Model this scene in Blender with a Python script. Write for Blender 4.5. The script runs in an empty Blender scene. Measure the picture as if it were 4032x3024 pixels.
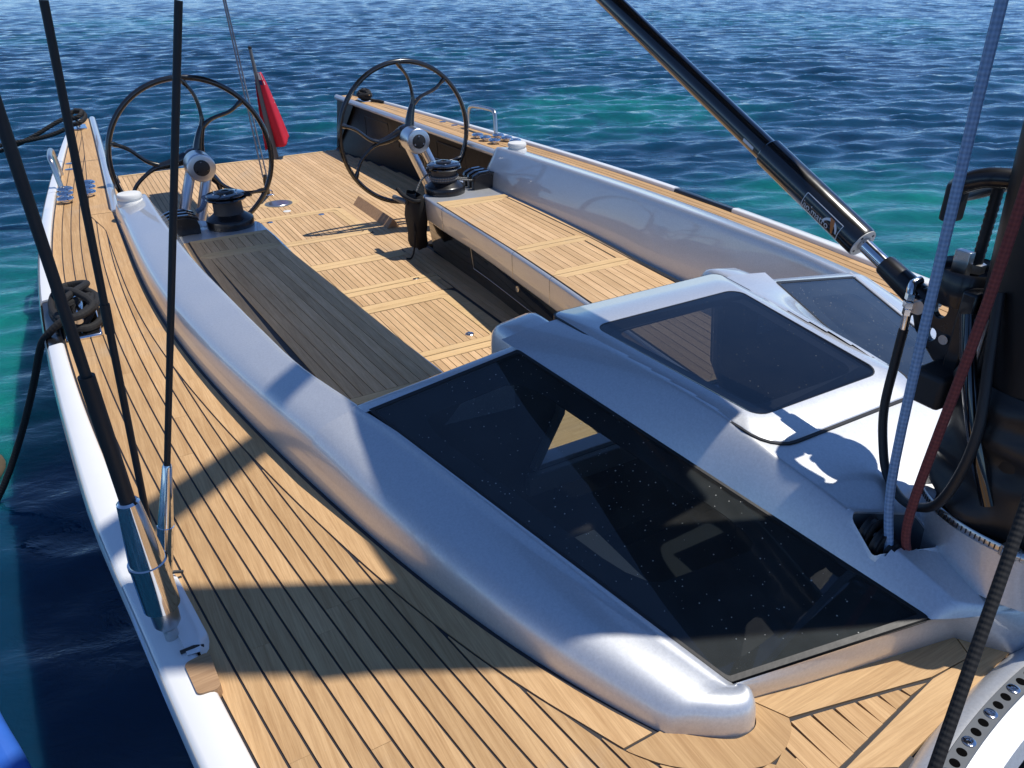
import bpy, bmesh, math, random
import numpy as np
from mathutils import Vector, Matrix

random.seed(7)
rng = np.random.default_rng(11)
SC = bpy.context.scene
COL = SC.collection
U = 1.8          # model unit in metres
ZC = 2.55        # camera height above the water
def W(p): return Vector((p[0]*U, p[1]*U, ZC+p[2]*U))

# ------------------------------------------------------------------ camera
cam_d = bpy.data.cameras.new('camera'); cam = bpy.data.objects.new('camera', cam_d); COL.objects.link(cam)
cam_d.sensor_fit = 'HORIZONTAL'; cam_d.sensor_width = 36.0; cam_d.lens = 36.0*3029/4032
cam_d.clip_start = 0.02; cam_d.clip_end = 9000
RX = Vector((0.87033449, -0.4922736, -0.01358584)); RD = Vector((-0.2472098, -0.41287181, -0.87659808)); RF = Vector((0.42591688, 0.7662921, -0.48103143))
M3 = Matrix((RX, -RD, -RF)).transposed()
cam.matrix_world = Matrix.Translation(W((-1, 0, 0))) @ M3.to_4x4()
SC.camera = cam

# ------------------------------------------------------------------ sky, sun, exposure
SUN_TO = Vector((0.163, -0.064, 0.402)).normalized()      # direction towards the sun
elev = math.asin(SUN_TO.z)
wd = bpy.data.worlds.new('World'); SC.world = wd; wd.use_nodes = True
nt = wd.node_tree; nt.nodes.clear()
sky = nt.nodes.new('ShaderNodeTexSky'); sky.sky_type = 'NISHITA'; sky.sun_disc = False
sky.sun_elevation = elev; sky.sun_rotation = math.atan2(SUN_TO.x, SUN_TO.y)
sky.altitude = 3000; sky.air_density = 1.0; sky.dust_density = 0.0; sky.ozone_density = 10.0
bg = nt.nodes.new('ShaderNodeBackground'); bg.inputs['Strength'].default_value = 0.15
wo = nt.nodes.new('ShaderNodeOutputWorld')
nt.links.new(sky.outputs[0], bg.inputs[0]); nt.links.new(bg.outputs[0], wo.inputs[0])
sun_d = bpy.data.lights.new('sun', 'SUN'); sun_d.energy = 4.4; sun_d.angle = math.radians(0.53); sun_d.color = (1.0, 0.955, 0.88)
sun = bpy.data.objects.new('sun', sun_d); COL.objects.link(sun)
sun.rotation_euler = SUN_TO.to_track_quat('Z', 'Y').to_euler(); sun.location = (8, -3, 20)
SC.view_settings.view_transform = 'Standard'; SC.view_settings.look = 'None'
SC.view_settings.exposure = 0.0; SC.view_settings.gamma = 1.0
SC.cycles.max_bounces = 7; SC.cycles.transparent_max_bounces = 12
SC.cycles.caustics_reflective = True; SC.cycles.blur_glossy = 1.0; SC.cycles.caustics_refractive = False
SC.cycles.sample_clamp_indirect = 4.0

# ------------------------------------------------------------------ materials
def newmat(name):
    m = bpy.data.materials.new(name); m.use_nodes = True
    nt = m.node_tree; b = nt.nodes['Principled BSDF']
    return m, nt, b
def nd(nt, t, **kw):
    n = nt.nodes.new(t)
    for k, v in kw.items(): setattr(n, k, v)
    return n
def L(nt, a, b): nt.links.new(a, b)
def mix(nt, fac, a, b, blend='MIX'):
    n = nd(nt, 'ShaderNodeMix', data_type='RGBA', blend_type=blend)
    for sock, v in ((n.inputs[0], fac), (n.inputs[6], a), (n.inputs[7], b)):
        if isinstance(v, bpy.types.NodeSocket): L(nt, v, sock)
        elif isinstance(v, (int, float)): sock.default_value = v
        else: sock.default_value = (*v, 1) if len(v) == 3 else v
    return n.outputs[2]
def mth(nt, op, a, b=None, c=None, clamp=False):
    n = nd(nt, 'ShaderNodeMath', operation=op); n.use_clamp = clamp
    for i, v in enumerate((a, b, c)):
        if v is None: continue
        if isinstance(v, bpy.types.NodeSocket): L(nt, v, n.inputs[i])
        else: n.inputs[i].default_value = v
    return n.outputs[0]
def ramp(nt, fac, stops):
    n = nd(nt, 'ShaderNodeValToRGB'); e = n.color_ramp.elements
    while len(e) < len(stops): e.new(0.5)
    for i, (p, c) in enumerate(stops):
        e[i].position = p; e[i].color = (*c, 1) if len(c) == 3 else c
    L(nt, fac, n.inputs[0]); return n.outputs[0]
def noise(nt, vec, scale, detail=3, rough=0.5, dist=0.0, out=0):
    n = nd(nt, 'ShaderNodeTexNoise'); n.inputs['Scale'].default_value = scale; n.inputs['Detail'].default_value = detail
    n.inputs['Roughness'].default_value = rough; n.inputs['Distortion'].default_value = dist
    if vec is not None: L(nt, vec, n.inputs['Vector'])
    return n.outputs[out]
def objco(nt, scale=(1,1,1)):
    t = nd(nt, 'ShaderNodeTexCoord'); mp = nd(nt, 'ShaderNodeMapping'); mp.inputs['Scale'].default_value = scale
    L(nt, t.outputs['Object'], mp.inputs['Vector']); return mp.outputs[0]
def bump(nt, b, h, strength=0.2, dist=0.002):
    n = nd(nt, 'ShaderNodeBump'); n.inputs['Strength'].default_value = strength; n.inputs['Distance'].default_value = dist
    L(nt, h, n.inputs['Height']); L(nt, n.outputs[0], b.inputs['Normal']); return n

def plain(name, col, rough=0.5, metal=0.0, coat=0.0, coat_rough=0.03, var=0.12, bmp=0.0, bscale=200, spec=0.5):
    """simple surface with faint colour and gloss variation"""
    m, nt, b = newmat(name)
    co = objco(nt)
    n = noise(nt, co, 9, 4, 0.6)
    dark = tuple(c*(1-var) for c in col); lite = tuple(min(1, c*(1+var)) for c in col)
    L(nt, mix(nt, n, dark, lite), b.inputs['Base Color'])
    r = mth(nt, 'MULTIPLY_ADD', noise(nt, co, 23, 3), 0.16, max(0.0, rough-0.08), clamp=True)
    L(nt, r, b.inputs['Roughness'])
    b.inputs['Metallic'].default_value = metal; b.inputs['Coat Weight'].default_value = coat
    b.inputs['Coat Roughness'].default_value = coat_rough; b.inputs['Specular IOR Level'].default_value = spec
    if bmp: bump(nt, b, noise(nt, co, bscale, 3), bmp, 0.001)
    return m

def teak(name, lo, hi, axis, rand=0.35):
    m, nt, b = newmat(name)
    s = (46, 1.6, 46) if axis == 'y' else (1.6, 46, 46)
    co = objco(nt, s); raw = objco(nt)
    info = nd(nt, 'ShaderNodeObjectInfo')
    shift = nd(nt, 'ShaderNodeVectorMath', operation='ADD')
    cmb = nd(nt, 'ShaderNodeCombineXYZ'); r100 = mth(nt, 'MULTIPLY', info.outputs['Random'], 90)
    for i in range(3): L(nt, r100, cmb.inputs[i])
    L(nt, co, shift.inputs[0]); L(nt, cmb.outputs[0], shift.inputs[1])
    g = noise(nt, shift.outputs[0], 1.0, 6, 0.62, 0.6)
    fine = noise(nt, shift.outputs[0], 5.0, 5, 0.7)
    base = ramp(nt, g, [(0.28, lo), (0.72, hi)])
    streak = ramp(nt, fine, [(0.40, (0.80, 0.74, 0.68)), (0.60, (1.06, 1.05, 1.02))])
    c = mix(nt, 0.65, base, streak, 'MULTIPLY')
    tone = mth(nt, 'MULTIPLY_ADD', info.outputs['Random'], rand, 1.0-rand*0.5)
    wear = noise(nt, raw, 2.3, 4, 0.6)
    tone2 = mth(nt, 'MULTIPLY', tone, mth(nt, 'MULTIPLY_ADD', wear, 0.28, 0.86))
    cc = nd(nt, 'ShaderNodeCombineColor')
    L(nt, tone2, cc.inputs[0]); L(nt, mth(nt, 'POWER', tone2, 1.06), cc.inputs[1]); L(nt, mth(nt, 'POWER', tone2, 1.2), cc.inputs[2])
    col = mix(nt, 1.0, c, cc.outputs[0], 'MULTIPLY')
    stain = ramp(nt, noise(nt, raw, 1.1, 6, 0.68, 0.8), [(0.56, (0, 0, 0)), (0.70, (1, 1, 1))])       # weathered, slightly grey patches
    salt = ramp(nt, noise(nt, raw, 38, 5, 0.75, 0.5), [(0.64, (0, 0, 0)), (0.74, (1, 1, 1))])
    col = mix(nt, mth(nt, 'MULTIPLY', stain, 0.34), col, (0.42, 0.34, 0.25)); col = mix(nt, mth(nt, 'MULTIPLY', salt, 0.10), col, (0.70, 0.66, 0.58))
    L(nt, col, b.inputs['Base Color'])
    b.inputs['Roughness'].default_value = 0.62; b.inputs['Specular IOR Level'].default_value = 0.28
    bump(nt, b, fine, 0.22, 0.0012)
    return m

def silver(name, lo=(0.53, 0.545, 0.565), hi=(0.71, 0.725, 0.745), rough=0.46, metal=0.60):
    """metallic silver boat paint with flakes under a clear coat"""
    m, nt, b = newmat(name)
    co = objco(nt)
    v = nd(nt, 'ShaderNodeTexVoronoi'); v.inputs['Scale'].default_value = 230; L(nt, co, v.inputs['Vector'])
    fl = noise(nt, co, 130, 4, 0.75)
    mixf = mth(nt, 'MULTIPLY_ADD', mth(nt, 'SUBTRACT', fl, 0.5), 1.7, 0.5, clamp=True)
    L(nt, mix(nt, mixf, lo, hi), b.inputs['Base Color'])
    b.inputs['Metallic'].default_value = metal
    dust = noise(nt, co, 5, 5, 0.65)
    L(nt, mth(nt, 'MULTIPLY_ADD', dust, 0.16, rough-0.08), b.inputs['Roughness'])
    b.inputs['Coat Weight'].default_value = 0.9; b.inputs['Coat Roughness'].default_value = 0.03
    bm = bump(nt, b, fl, 0.10, 0.0006)
    return m

def braided(name, c1, c2, ku=6, kv=1.0, rough=0.8):
    m, nt, b = newmat(name)
    uv = nd(nt, 'ShaderNodeUVMap'); sp = nd(nt, 'ShaderNodeSeparateXYZ'); L(nt, uv.outputs[0], sp.inputs[0])
    u = mth(nt, 'MULTIPLY', sp.outputs[0], ku); v = mth(nt, 'MULTIPLY', sp.outputs[1], kv)
    s1 = mth(nt, 'SINE', mth(nt, 'MULTIPLY', mth(nt, 'ADD', u, v), 6.2832)); s2 = mth(nt, 'SINE', mth(nt, 'MULTIPLY', mth(nt, 'SUBTRACT', u, v), 6.2832))
    h = mth(nt, 'MULTIPLY_ADD', mth(nt, 'MULTIPLY', s1, s2), 0.5, 0.5)
    n = noise(nt, objco(nt), 120, 3)
    f = mth(nt, 'MULTIPLY_ADD', n, 0.5, mth(nt, 'MULTIPLY', h, 0.6), clamp=True)
    L(nt, mix(nt, f, c1, c2), b.inputs['Base Color']); b.inputs['Roughness'].default_value = rough
    bump(nt, b, h, 0.6, 0.002)
    return m

def glass_mat(name, tint, ior=1.52, dust=0.0):
    m = bpy.data.materials.new(name); m.use_nodes = True; nt = m.node_tree; nt.nodes.clear()
    out = nd(nt, 'ShaderNodeOutputMaterial'); tr = nd(nt, 'ShaderNodeBsdfTransparent'); tr.inputs[0].default_value = (*tint, 1)
    gl = nd(nt, 'ShaderNodeBsdfGlossy'); gl.inputs['Roughness'].default_value = 0.012; gl.inputs[0].default_value = (0.9, 0.95, 1, 1)
    fr = nd(nt, 'ShaderNodeFresnel'); fr.inputs[0].default_value = ior
    geo = nd(nt, 'ShaderNodeNewGeometry'); ff = mth(nt, 'MULTIPLY', fr.outputs[0], mth(nt, 'SUBTRACT', 1.0, geo.outputs['Backfacing']))
    mx = nd(nt, 'ShaderNodeMixShader'); L(nt, ff, mx.inputs[0]); L(nt, tr.outputs[0], mx.inputs[1]); L(nt, gl.outputs[0], mx.inputs[2])
    last = mx.outputs[0]
    if dust:
        co = objco(nt)
        v = nd(nt, 'ShaderNodeTexVoronoi'); v.inputs['Scale'].default_value = 42; L(nt, co, v.inputs['Vector'])
        n1 = noise(nt, co, 30, 4, 0.7)
        rad = mth(nt, 'MULTIPLY', n1, 0.20)
        spot = mth(nt, 'LESS_THAN', v.outputs['Distance'], mth(nt, 'SUBTRACT', rad, 0.035))
        film = mth(nt, 'MULTIPLY', noise(nt, co, 7, 5, 0.7), 0.05)
        df = nd(nt, 'ShaderNodeBsdfDiffuse'); df.inputs[0].default_value = (0.55, 0.55, 0.52, 1)
        f = mth(nt, 'MULTIPLY', mth(nt, 'ADD', mth(nt, 'MULTIPLY', spot, 0.75), film), dust)
        m2 = nd(nt, 'ShaderNodeMixShader'); L(nt, f, m2.inputs[0]); L(nt, last, m2.inputs[1]); L(nt, df.outputs[0], m2.inputs[2]); last = m2.outputs[0]
    L(nt, last, out.inputs[0]); return m

MAT = {}
MAT['teak_deck'] = teak('teak_deck', (0.445, 0.265, 0.120), (0.62, 0.405, 0.205), 'y', 0.20)
MAT['teak_sole'] = teak('teak_sole', (0.54, 0.345, 0.175), (0.70, 0.485, 0.28), 'y', 0.26)
MAT['teak_cross'] = teak('teak_cross', (0.61, 0.41, 0.20), (0.74, 0.53, 0.29), 'x', 0.12)
MAT['teak_cross_deck'] = teak('teak_cross_deck', (0.46, 0.28, 0.13), (0.63, 0.42, 0.215), 'x', 0.16)
MAT['teak_bare'] = teak('teak_bare', (0.36, 0.22, 0.12), (0.50, 0.32, 0.18), 'x', 0.1)
MAT['caulk'] = plain('caulk', (0.022, 0.020, 0.024), 0.55, bmp=0.2)
MAT['silver'] = silver('silver')
MAT['gel'] = plain('gel', (0.80, 0.80, 0.79), 0.22, coat=0.4, var=0.03)
MAT['carbon'] = plain('carbon', (0.010, 0.010, 0.011), 0.22, coat=0.9, var=0.25)
MAT['blackgloss'] = plain('blackgloss', (0.006, 0.006, 0.007), 0.12, coat=1.0, coat_rough=0.015, var=0.3)
MAT['blackmatt'] = plain('blackmatt', (0.018, 0.018, 0.019), 0.55, var=0.3, bmp=0.25, bscale=400)
MAT['mastblack'] = plain('mastblack', (0.010, 0.010, 0.011), 0.42, var=0.3, spec=0.35)
MAT['holeblack'] = plain('holeblack', (0.002, 0.002, 0.002), 0.9, spec=0.05)
MAT['anod'] = plain('anod', (0.020, 0.020, 0.022), 0.30, metal=0.35, coat=0.25, var=0.3)
MAT['drum'] = plain('drum', (0.040, 0.040, 0.042), 0.62, bmp=0.6, bscale=700)
MAT['rubber'] = plain('rubber', (0.014, 0.014, 0.015), 0.48, var=0.3, bmp=0.3, bscale=90)
MAT['chrome'] = plain('chrome', (0.72, 0.72, 0.73), 0.10, metal=1.0, var=0.05)
MAT['steel'] = plain('steel', (0.60, 0.59, 0.57), 0.30, metal=1.0, var=0.08)
MAT['alu'] = plain('alu', (0.62, 0.63, 0.66), 0.33, metal=1.0, var=0.06)
MAT['whiteplastic'] = plain('whiteplastic', (0.75, 0.74, 0.70), 0.35, var=0.05)
MAT['greyplastic'] = plain('greyplastic', (0.11, 0.12, 0.13), 0.45, var=0.15)
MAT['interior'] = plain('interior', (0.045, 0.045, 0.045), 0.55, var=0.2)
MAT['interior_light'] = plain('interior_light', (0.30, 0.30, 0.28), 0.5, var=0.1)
MAT['cloth_black'] = plain('cloth_black', (0.005, 0.005, 0.0055), 0.75, bmp=0.4, bscale=300)
MAT['sailcloth'] = plain('sailcloth', (0.035, 0.036, 0.040), 0.8, bmp=0.4, bscale=60)
MAT['glass'] = glass_mat('glass', (0.62, 0.66, 0.68), 1.50, dust=1.0)
MAT['hatchglass'] = glass_mat('hatchglass', (0.34, 0.37, 0.41), 1.55, dust=0.25)
MAT['rope_black'] = braided('rope_black', (0.004, 0.004, 0.0045), (0.018, 0.017, 0.0165), 4, 3.2)
MAT['rope_blue'] = braided('rope_blue', (0.10, 0.19, 0.33), (0.34, 0.50, 0.70), 4, 3.2)
MAT['rope_red'] = braided('rope_red', (0.10, 0.020, 0.018), (0.26, 0.060, 0.050), 4, 3.2)
MAT['rope_fleck'] = braided('rope_fleck', (0.010, 0.010, 0.011), (0.30, 0.30, 0.29), 2, 1.3)
MAT['rope_grey'] = braided('rope_grey', (0.12, 0.15, 0.20), (0.30, 0.36, 0.45), 4, 3.2)
MAT['flag_red'] = plain('flag_red', (0.52, 0.010, 0.035), 0.75, var=0.15, bmp=0.2, bscale=300)
MAT['flag_white'] = plain('flag_white', (0.75, 0.74, 0.72), 0.75)
MAT['flag_blue'] = plain('flag_blue', (0.012, 0.020, 0.12), 0.75)
MAT['blue_vinyl'] = plain('blue_vinyl', (0.03, 0.13, 0.52), 0.55, var=0.2, bmp=0.5, bscale=40)
MAT['orange'] = plain('orange', (0.62, 0.20, 0.05), 0.5)
MAT['labelgrey'] = plain('labelgrey', (0.80, 0.81, 0.82), 0.5)
MAT['rock'] = plain('rock', (0.10, 0.075, 0.045), 0.8, var=0.6, bmp=1.0, bscale=30)

def water_mat():
    m, nt, b = newmat('water')
    tc = nd(nt, 'ShaderNodeTexCoord'); co = tc.outputs['Object']
    mp = nd(nt, 'ShaderNodeMapping'); mp.inputs['Scale'].default_value = (1, 1, 0); mp.inputs['Location'].default_value = (4.0, 9.0, 0); L(nt, co, mp.inputs[0])
    a = noise(nt, mp.outputs[0], 0.10, 4, 0.55, 0.4)          # sand patches against weed on the sea bed
    bq = noise(nt, mp.outputs[0], 0.8, 4, 0.6, 0.8); cq = noise(nt, mp.outputs[0], 3.0, 4, 0.65, 1.2)
    f = mth(nt, 'MULTIPLY_ADD', bq, 0.30, mth(nt, 'MULTIPLY', a, 0.50)); f = mth(nt, 'MULTIPLY_ADD', mth(nt, 'SUBTRACT', cq, 0.5), 0.14, f)
    for (px, py, r0, r1, amt) in ((6.2, 5.2, 0.8, 4.2, 0.30), (7.4, 12.5, 1.0, 4.5, 0.17), (2.0, 15.5, 0.5, 4.0, 0.13), (-3.6, 7.0, 0.5, 4.5, 0.27), (26.0, 26.0, 3, 14, 0.14), (2.0, 46.0, 4, 16, 0.12), (-3.0, 1.0, 1.5, 4.0, -0.20)):
        dn = nd(nt, 'ShaderNodeVectorMath', operation='DISTANCE'); L(nt, co, dn.inputs[0]); dn.inputs[1].default_value = (px, py, 0)
        mr = nd(nt, 'ShaderNodeMapRange'); mr.interpolation_type = 'SMOOTHSTEP'
        for nm, vv in (('From Min', r0), ('From Max', r1), ('To Min', amt), ('To Max', 0.0)): mr.inputs[nm].default_value = vv
        L(nt, dn.outputs['Value'], mr.inputs['Value']); f = mth(nt, 'ADD', f, mr.outputs[0])
    c = ramp(nt, f, [(0.34, (0.003, 0.026, 0.062)), (0.46, (0.004, 0.042, 0.085)), (0.60, (0.004, 0.110, 0.118)), (0.74, (0.008, 0.205, 0.165))])
    L(nt, c, b.inputs['Base Color'])
    b.inputs['Roughness'].default_value = 0.05; b.inputs['IOR'].default_value = 1.33
    b.inputs['Subsurface Weight'].default_value = 1.0; b.inputs['Subsurface Radius'].default_value = (0.15, 0.8, 1.0); b.inputs['Subsurface Scale'].default_value = 0.5   # light spreads in the clear water
    m2 = nd(nt, 'ShaderNodeMapping'); m2.inputs['Rotation'].default_value = (0, 0, -math.atan2(RF.y, RF.x)); m2.inputs['Scale'].default_value = (1, 1, 0); L(nt, co, m2.inputs[0])
    m3 = nd(nt, 'ShaderNodeMapping'); m3.inputs['Scale'].default_value = (1.0, 0.55, 0); L(nt, m2.outputs[0], m3.inputs[0])
    h1 = noise(nt, m3.outputs[0], 7.5, 4, 0.62, 0.5); h2 = noise(nt, m3.outputs[0], 2.6, 3, 0.55, 0.4)
    h = mth(nt, 'MULTIPLY_ADD', h2, 1.8, h1)
    bump(nt, b, h, 0.28, 0.035)
    return m
MAT['water'] = water_mat()

# ------------------------------------------------------------------ mesh helpers
class MB:
    def __init__(s): s.v = []; s.f = []; s.uv = {}
    def add(s, vs, fs):
        o = len(s.v); s.v += [tuple(map(float, q)) for q in vs]; s.f += [tuple(i+o for i in f) for f in fs]; return o
    def grid(s, rows, closed=False, uv=None):
        n = len(rows[0]); o = len(s.v)
        for r in rows: s.v += [tuple(map(float, q)) for q in r]
        m = n if closed else n-1
        for i in range(len(rows)-1):
            for j in range(m):
                a = o+i*n+j; b = o+i*n+(j+1) % n; s.f.append((a, b, b+n, a+n))
        return o
    def cap(s, o, n, flip=False):
        f = tuple(range(o, o+n)); s.f.append(f[::-1] if flip else f)
    def box(s, c, d, rot=None):
        vs = []
        for x in (-1, 1):
            for y in (-1, 1):
                for z in (-1, 1):
                    q = Vector((x*d[0]/2, y*d[1]/2, z*d[2]/2))
                    if rot is not None: q = rot @ q
                    vs.append((c[0]+q.x, c[1]+q.y, c[2]+q.z))
        s.add(vs, [(0,1,3,2), (4,6,7,5), (0,4,5,1), (2,3,7,6), (0,2,6,4), (1,5,7,3)])
    def prism(s, poly, z0, z1):
        n = len(poly)
        zf0 = z0 if callable(z0) else (lambda x, y: z0); zf1 = z1 if callable(z1) else (lambda x, y: z1)
        vs = [(x, y, zf0(x, y)) for x, y in poly]+[(x, y, zf1(x, y)) for x, y in poly]
        s.add(vs, [tuple(range(n))[::-1], tuple(range(n, 2*n))]+[(i, (i+1) % n, n+(i+1) % n, n+i) for i in range(n)])
    def ring(s, outer, inner, z0, z1):
        n = len(outer)
        zf0 = z0 if callable(z0) else (lambda x, y: z0); zf1 = z1 if callable(z1) else (lambda x, y: z1)
        rows = [[(x, y, zf0(x, y)) for x, y in outer], [(x, y, zf1(x, y)) for x, y in outer], [(x, y, zf1(x, y)) for x, y in inner], [(x, y, zf0(x, y)) for x, y in inner], [(x, y, zf0(x, y)) for x, y in outer]]
        s.grid(rows, closed=True)
    def tube(s, path, r, n=10, closed=False, caps=True, squash=None):
        P = [Vector(p) for p in path]; m = len(P)
        R = r if isinstance(r, (list, tuple)) else [r]*m
        T = []
        for i in range(m):
            a = P[(i-1) % m] if (closed or i > 0) else P[0]; b = P[(i+1) % m] if (closed or i < m-1) else P[-1]
            t = (b-a); T.append(t.normalized() if t.length > 1e-9 else Vector((0, 0, 1)))
        ref = Vector((0, 0, 1)) if abs(T[0].z) < 0.9 else Vector((1, 0, 0))
        N = (ref-T[0]*ref.dot(T[0])).normalized(); o = len(s.v); ln = 0.0
        rows = m+1 if closed else m
        N0 = N.copy()
        for k in range(rows):
            i = k % m
            if k: ln += (P[i]-P[(i-1) % m]).length
            N = (N-T[i]*N.dot(T[i])).normalized(); B = T[i].cross(N)
            for j in range(n+1):
                a = 2*math.pi*j/n
                q = P[i]+(N*math.cos(a)+B*math.sin(a))*R[i]
                s.uv[len(s.v)] = (j/n, ln/max(1e-6, 2*math.pi*max(R))*1.0)
                s.v.append((q.x, q.y, q.z))
        for k in range(rows-1):
            for j in range(n):
                a = o+k*(n+1)+j; s.f.append((a, a+1, a+n+2, a+n+1))
        if caps and not closed:
            s.f.append(tuple(o+j for j in range(n))[::-1]); e = o+(rows-1)*(n+1); s.f.append(tuple(e+j for j in range(n)))
    def lathe(s, prof, org=(0, 0, 0), axis=(0, 0, 1), n=28, caps=True):
        A = Vector(axis).normalized(); ref = Vector((1, 0, 0)) if abs(A.x) < 0.9 else Vector((0, 1, 0))
        X = (ref-A*ref.dot(A)).normalized(); Y = A.cross(X); O = Vector(org); rows = []
        for r, h in prof: rows.append([tuple(O+A*h+(X*math.cos(2*math.pi*j/n)+Y*math.sin(2*math.pi*j/n))*max(r, 1e-5)) for j in range(n)])
        o = s.grid(rows, closed=True)
        if caps: s.cap(o, n, True); s.cap(o+(len(rows)-1)*n, n)
    def build(s, name, mat, parent=None, smooth=True, bevel=0, ang=38, recalc=True, seg=2, sub=0, solid=0):
        base = parent
        while base is not None and base.parent is not None: base = base.parent
        off = Vector(base.location) if base is not None else None
        pts = [W(v) for v in s.v]
        if off is None:
            off = Vector((sum(p.x for p in pts)/len(pts), sum(p.y for p in pts)/len(pts), min(p.z for p in pts)))
            loc = off
        else: loc = Vector((0, 0, 0))
        me = bpy.data.meshes.new(name); me.from_pydata([tuple(p-off) for p in pts], [], s.f); me.update()
        if s.uv:
            ul = me.uv_layers.new(name='UVMap')
            for lp in me.loops: ul.data[lp.index].uv = s.uv.get(lp.vertex_index, (0, 0))
        if recalc:
            bm = bmesh.new(); bm.from_mesh(me); bmesh.ops.recalc_face_normals(bm, faces=bm.faces); bm.to_mesh(me); bm.free()
        if smooth:
            me.shade_smooth(); me.set_sharp_from_angle(angle=math.radians(ang))
        me.materials.append(MAT[mat] if isinstance(mat, str) else mat)
        ob = bpy.data.objects.new(name, me); COL.objects.link(ob); ob.location = loc
        if parent is not None: ob.parent = parent
        if solid:
            md = ob.modifiers.new('solid', 'SOLIDIFY'); md.thickness = solid; md.offset = -1
        if bevel:
            md = ob.modifiers.new('bevel', 'BEVEL'); md.width = bevel; md.segments = seg; md.limit_method = 'ANGLE'; md.angle_limit = math.radians(40); md.harden_normals = False
        if sub:
            md = ob.modifiers.new('sub', 'SUBSURF'); md.levels = sub; md.render_levels = sub
        return ob

def thing(name, label, cat, loc, group=None):
    o = bpy.data.objects.new(name, None); COL.objects.link(o); o.location = W(loc); o.empty_display_size = 0.1
    o['label'] = label; o['category'] = cat
    if group: o['group'] = group
    return o
def tag(o, label, cat, group=None):
    o['label'] = label; o['category'] = cat
    if group: o['group'] = group
    return o
def struct(o): o['kind'] = 'structure'; return o

def curve(pts):
    """smooth interpolation y -> value through (y, value) pairs"""
    pts = sorted(pts); ys = np.array([p[0] for p in pts]); vs = np.array([p[1] for p in pts]); n = len(ys)
    h = np.diff(ys); d = np.diff(vs)/h; m = np.zeros(n); m[0] = d[0]; m[-1] = d[-1]
    for i in range(1, n-1): m[i] = (d[i-1]*h[i]+d[i]*h[i-1])/(h[i-1]+h[i])
    def f(y):
        y = float(y)
        if y <= ys[0]: return float(vs[0]+m[0]*(y-ys[0]))
        if y >= ys[-1]: return float(vs[-1]+m[-1]*(y-ys[-1]))
        i = int(np.searchsorted(ys, y)-1); t = (y-ys[i])/h[i]
        return float((2*t**3-3*t**2+1)*vs[i]+(t**3-2*t**2+t)*h[i]*m[i]+(-2*t**3+3*t**2)*vs[i+1]+(t**3-t**2)*h[i]*m[i+1])
    return f
def lerp(a, b, t): return tuple(p+(q-p)*t for p, q in zip(a, b))
def arange(a, b, n): return [a+(b-a)*i/n for i in range(n+1)]
def rpoly(cor, rad, n=6):
    """polygon with rounded corners, the same number of points at each corner"""
    out = []; m = len(cor); rad = rad if isinstance(rad, (list, tuple)) else [rad]*m
    for i in range(m):
        p = Vector(cor[i]); a = (Vector(cor[i-1])-p); b = (Vector(cor[(i+1) % m])-p); la, lb = a.length, b.length
        a.normalize(); b.normalize(); ang = a.angle(b); r = rad[i]
        t = min(r/math.tan(ang/2), la*0.49, lb*0.49); r2 = t*math.tan(ang/2)
        c = p+(a+b).normalized()*(r2/math.sin(ang/2)); s0 = p+a*t-c; s1 = p+b*t-c
        a0 = math.atan2(s0.y, s0.x); a1 = math.atan2(s1.y, s1.x); d = (a1-a0+math.pi) % (2*math.pi)-math.pi
        for k in range(n+1):
            q = a0+d*k/n; out.append((c.x+r2*math.cos(q), c.y+r2*math.sin(q)))
    return out
def cat(pts, n=8, closed=False):
    """Catmull-Rom through points"""
    P = [Vector(p) for p in pts]; m = len(P); out = []
    for i in range(m if closed else m-1):
        p1 = P[i]; p2 = P[(i+1) % m]
        p0 = P[(i-1) % m] if (closed or i > 0) else p1*2-p2; p3 = P[(i+2) % m] if (closed or i < m-2) else p2*2-p1
        for k in range(n):
            t = k/n; out.append(tuple(0.5*((2*p1)+(p2-p0)*t+(2*p0-5*p1+4*p2-p3)*t*t+(3*p1-p0-3*p2+p3)*t**3)))
    if not closed: out.append(tuple(P[-1]))
    return out

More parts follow.
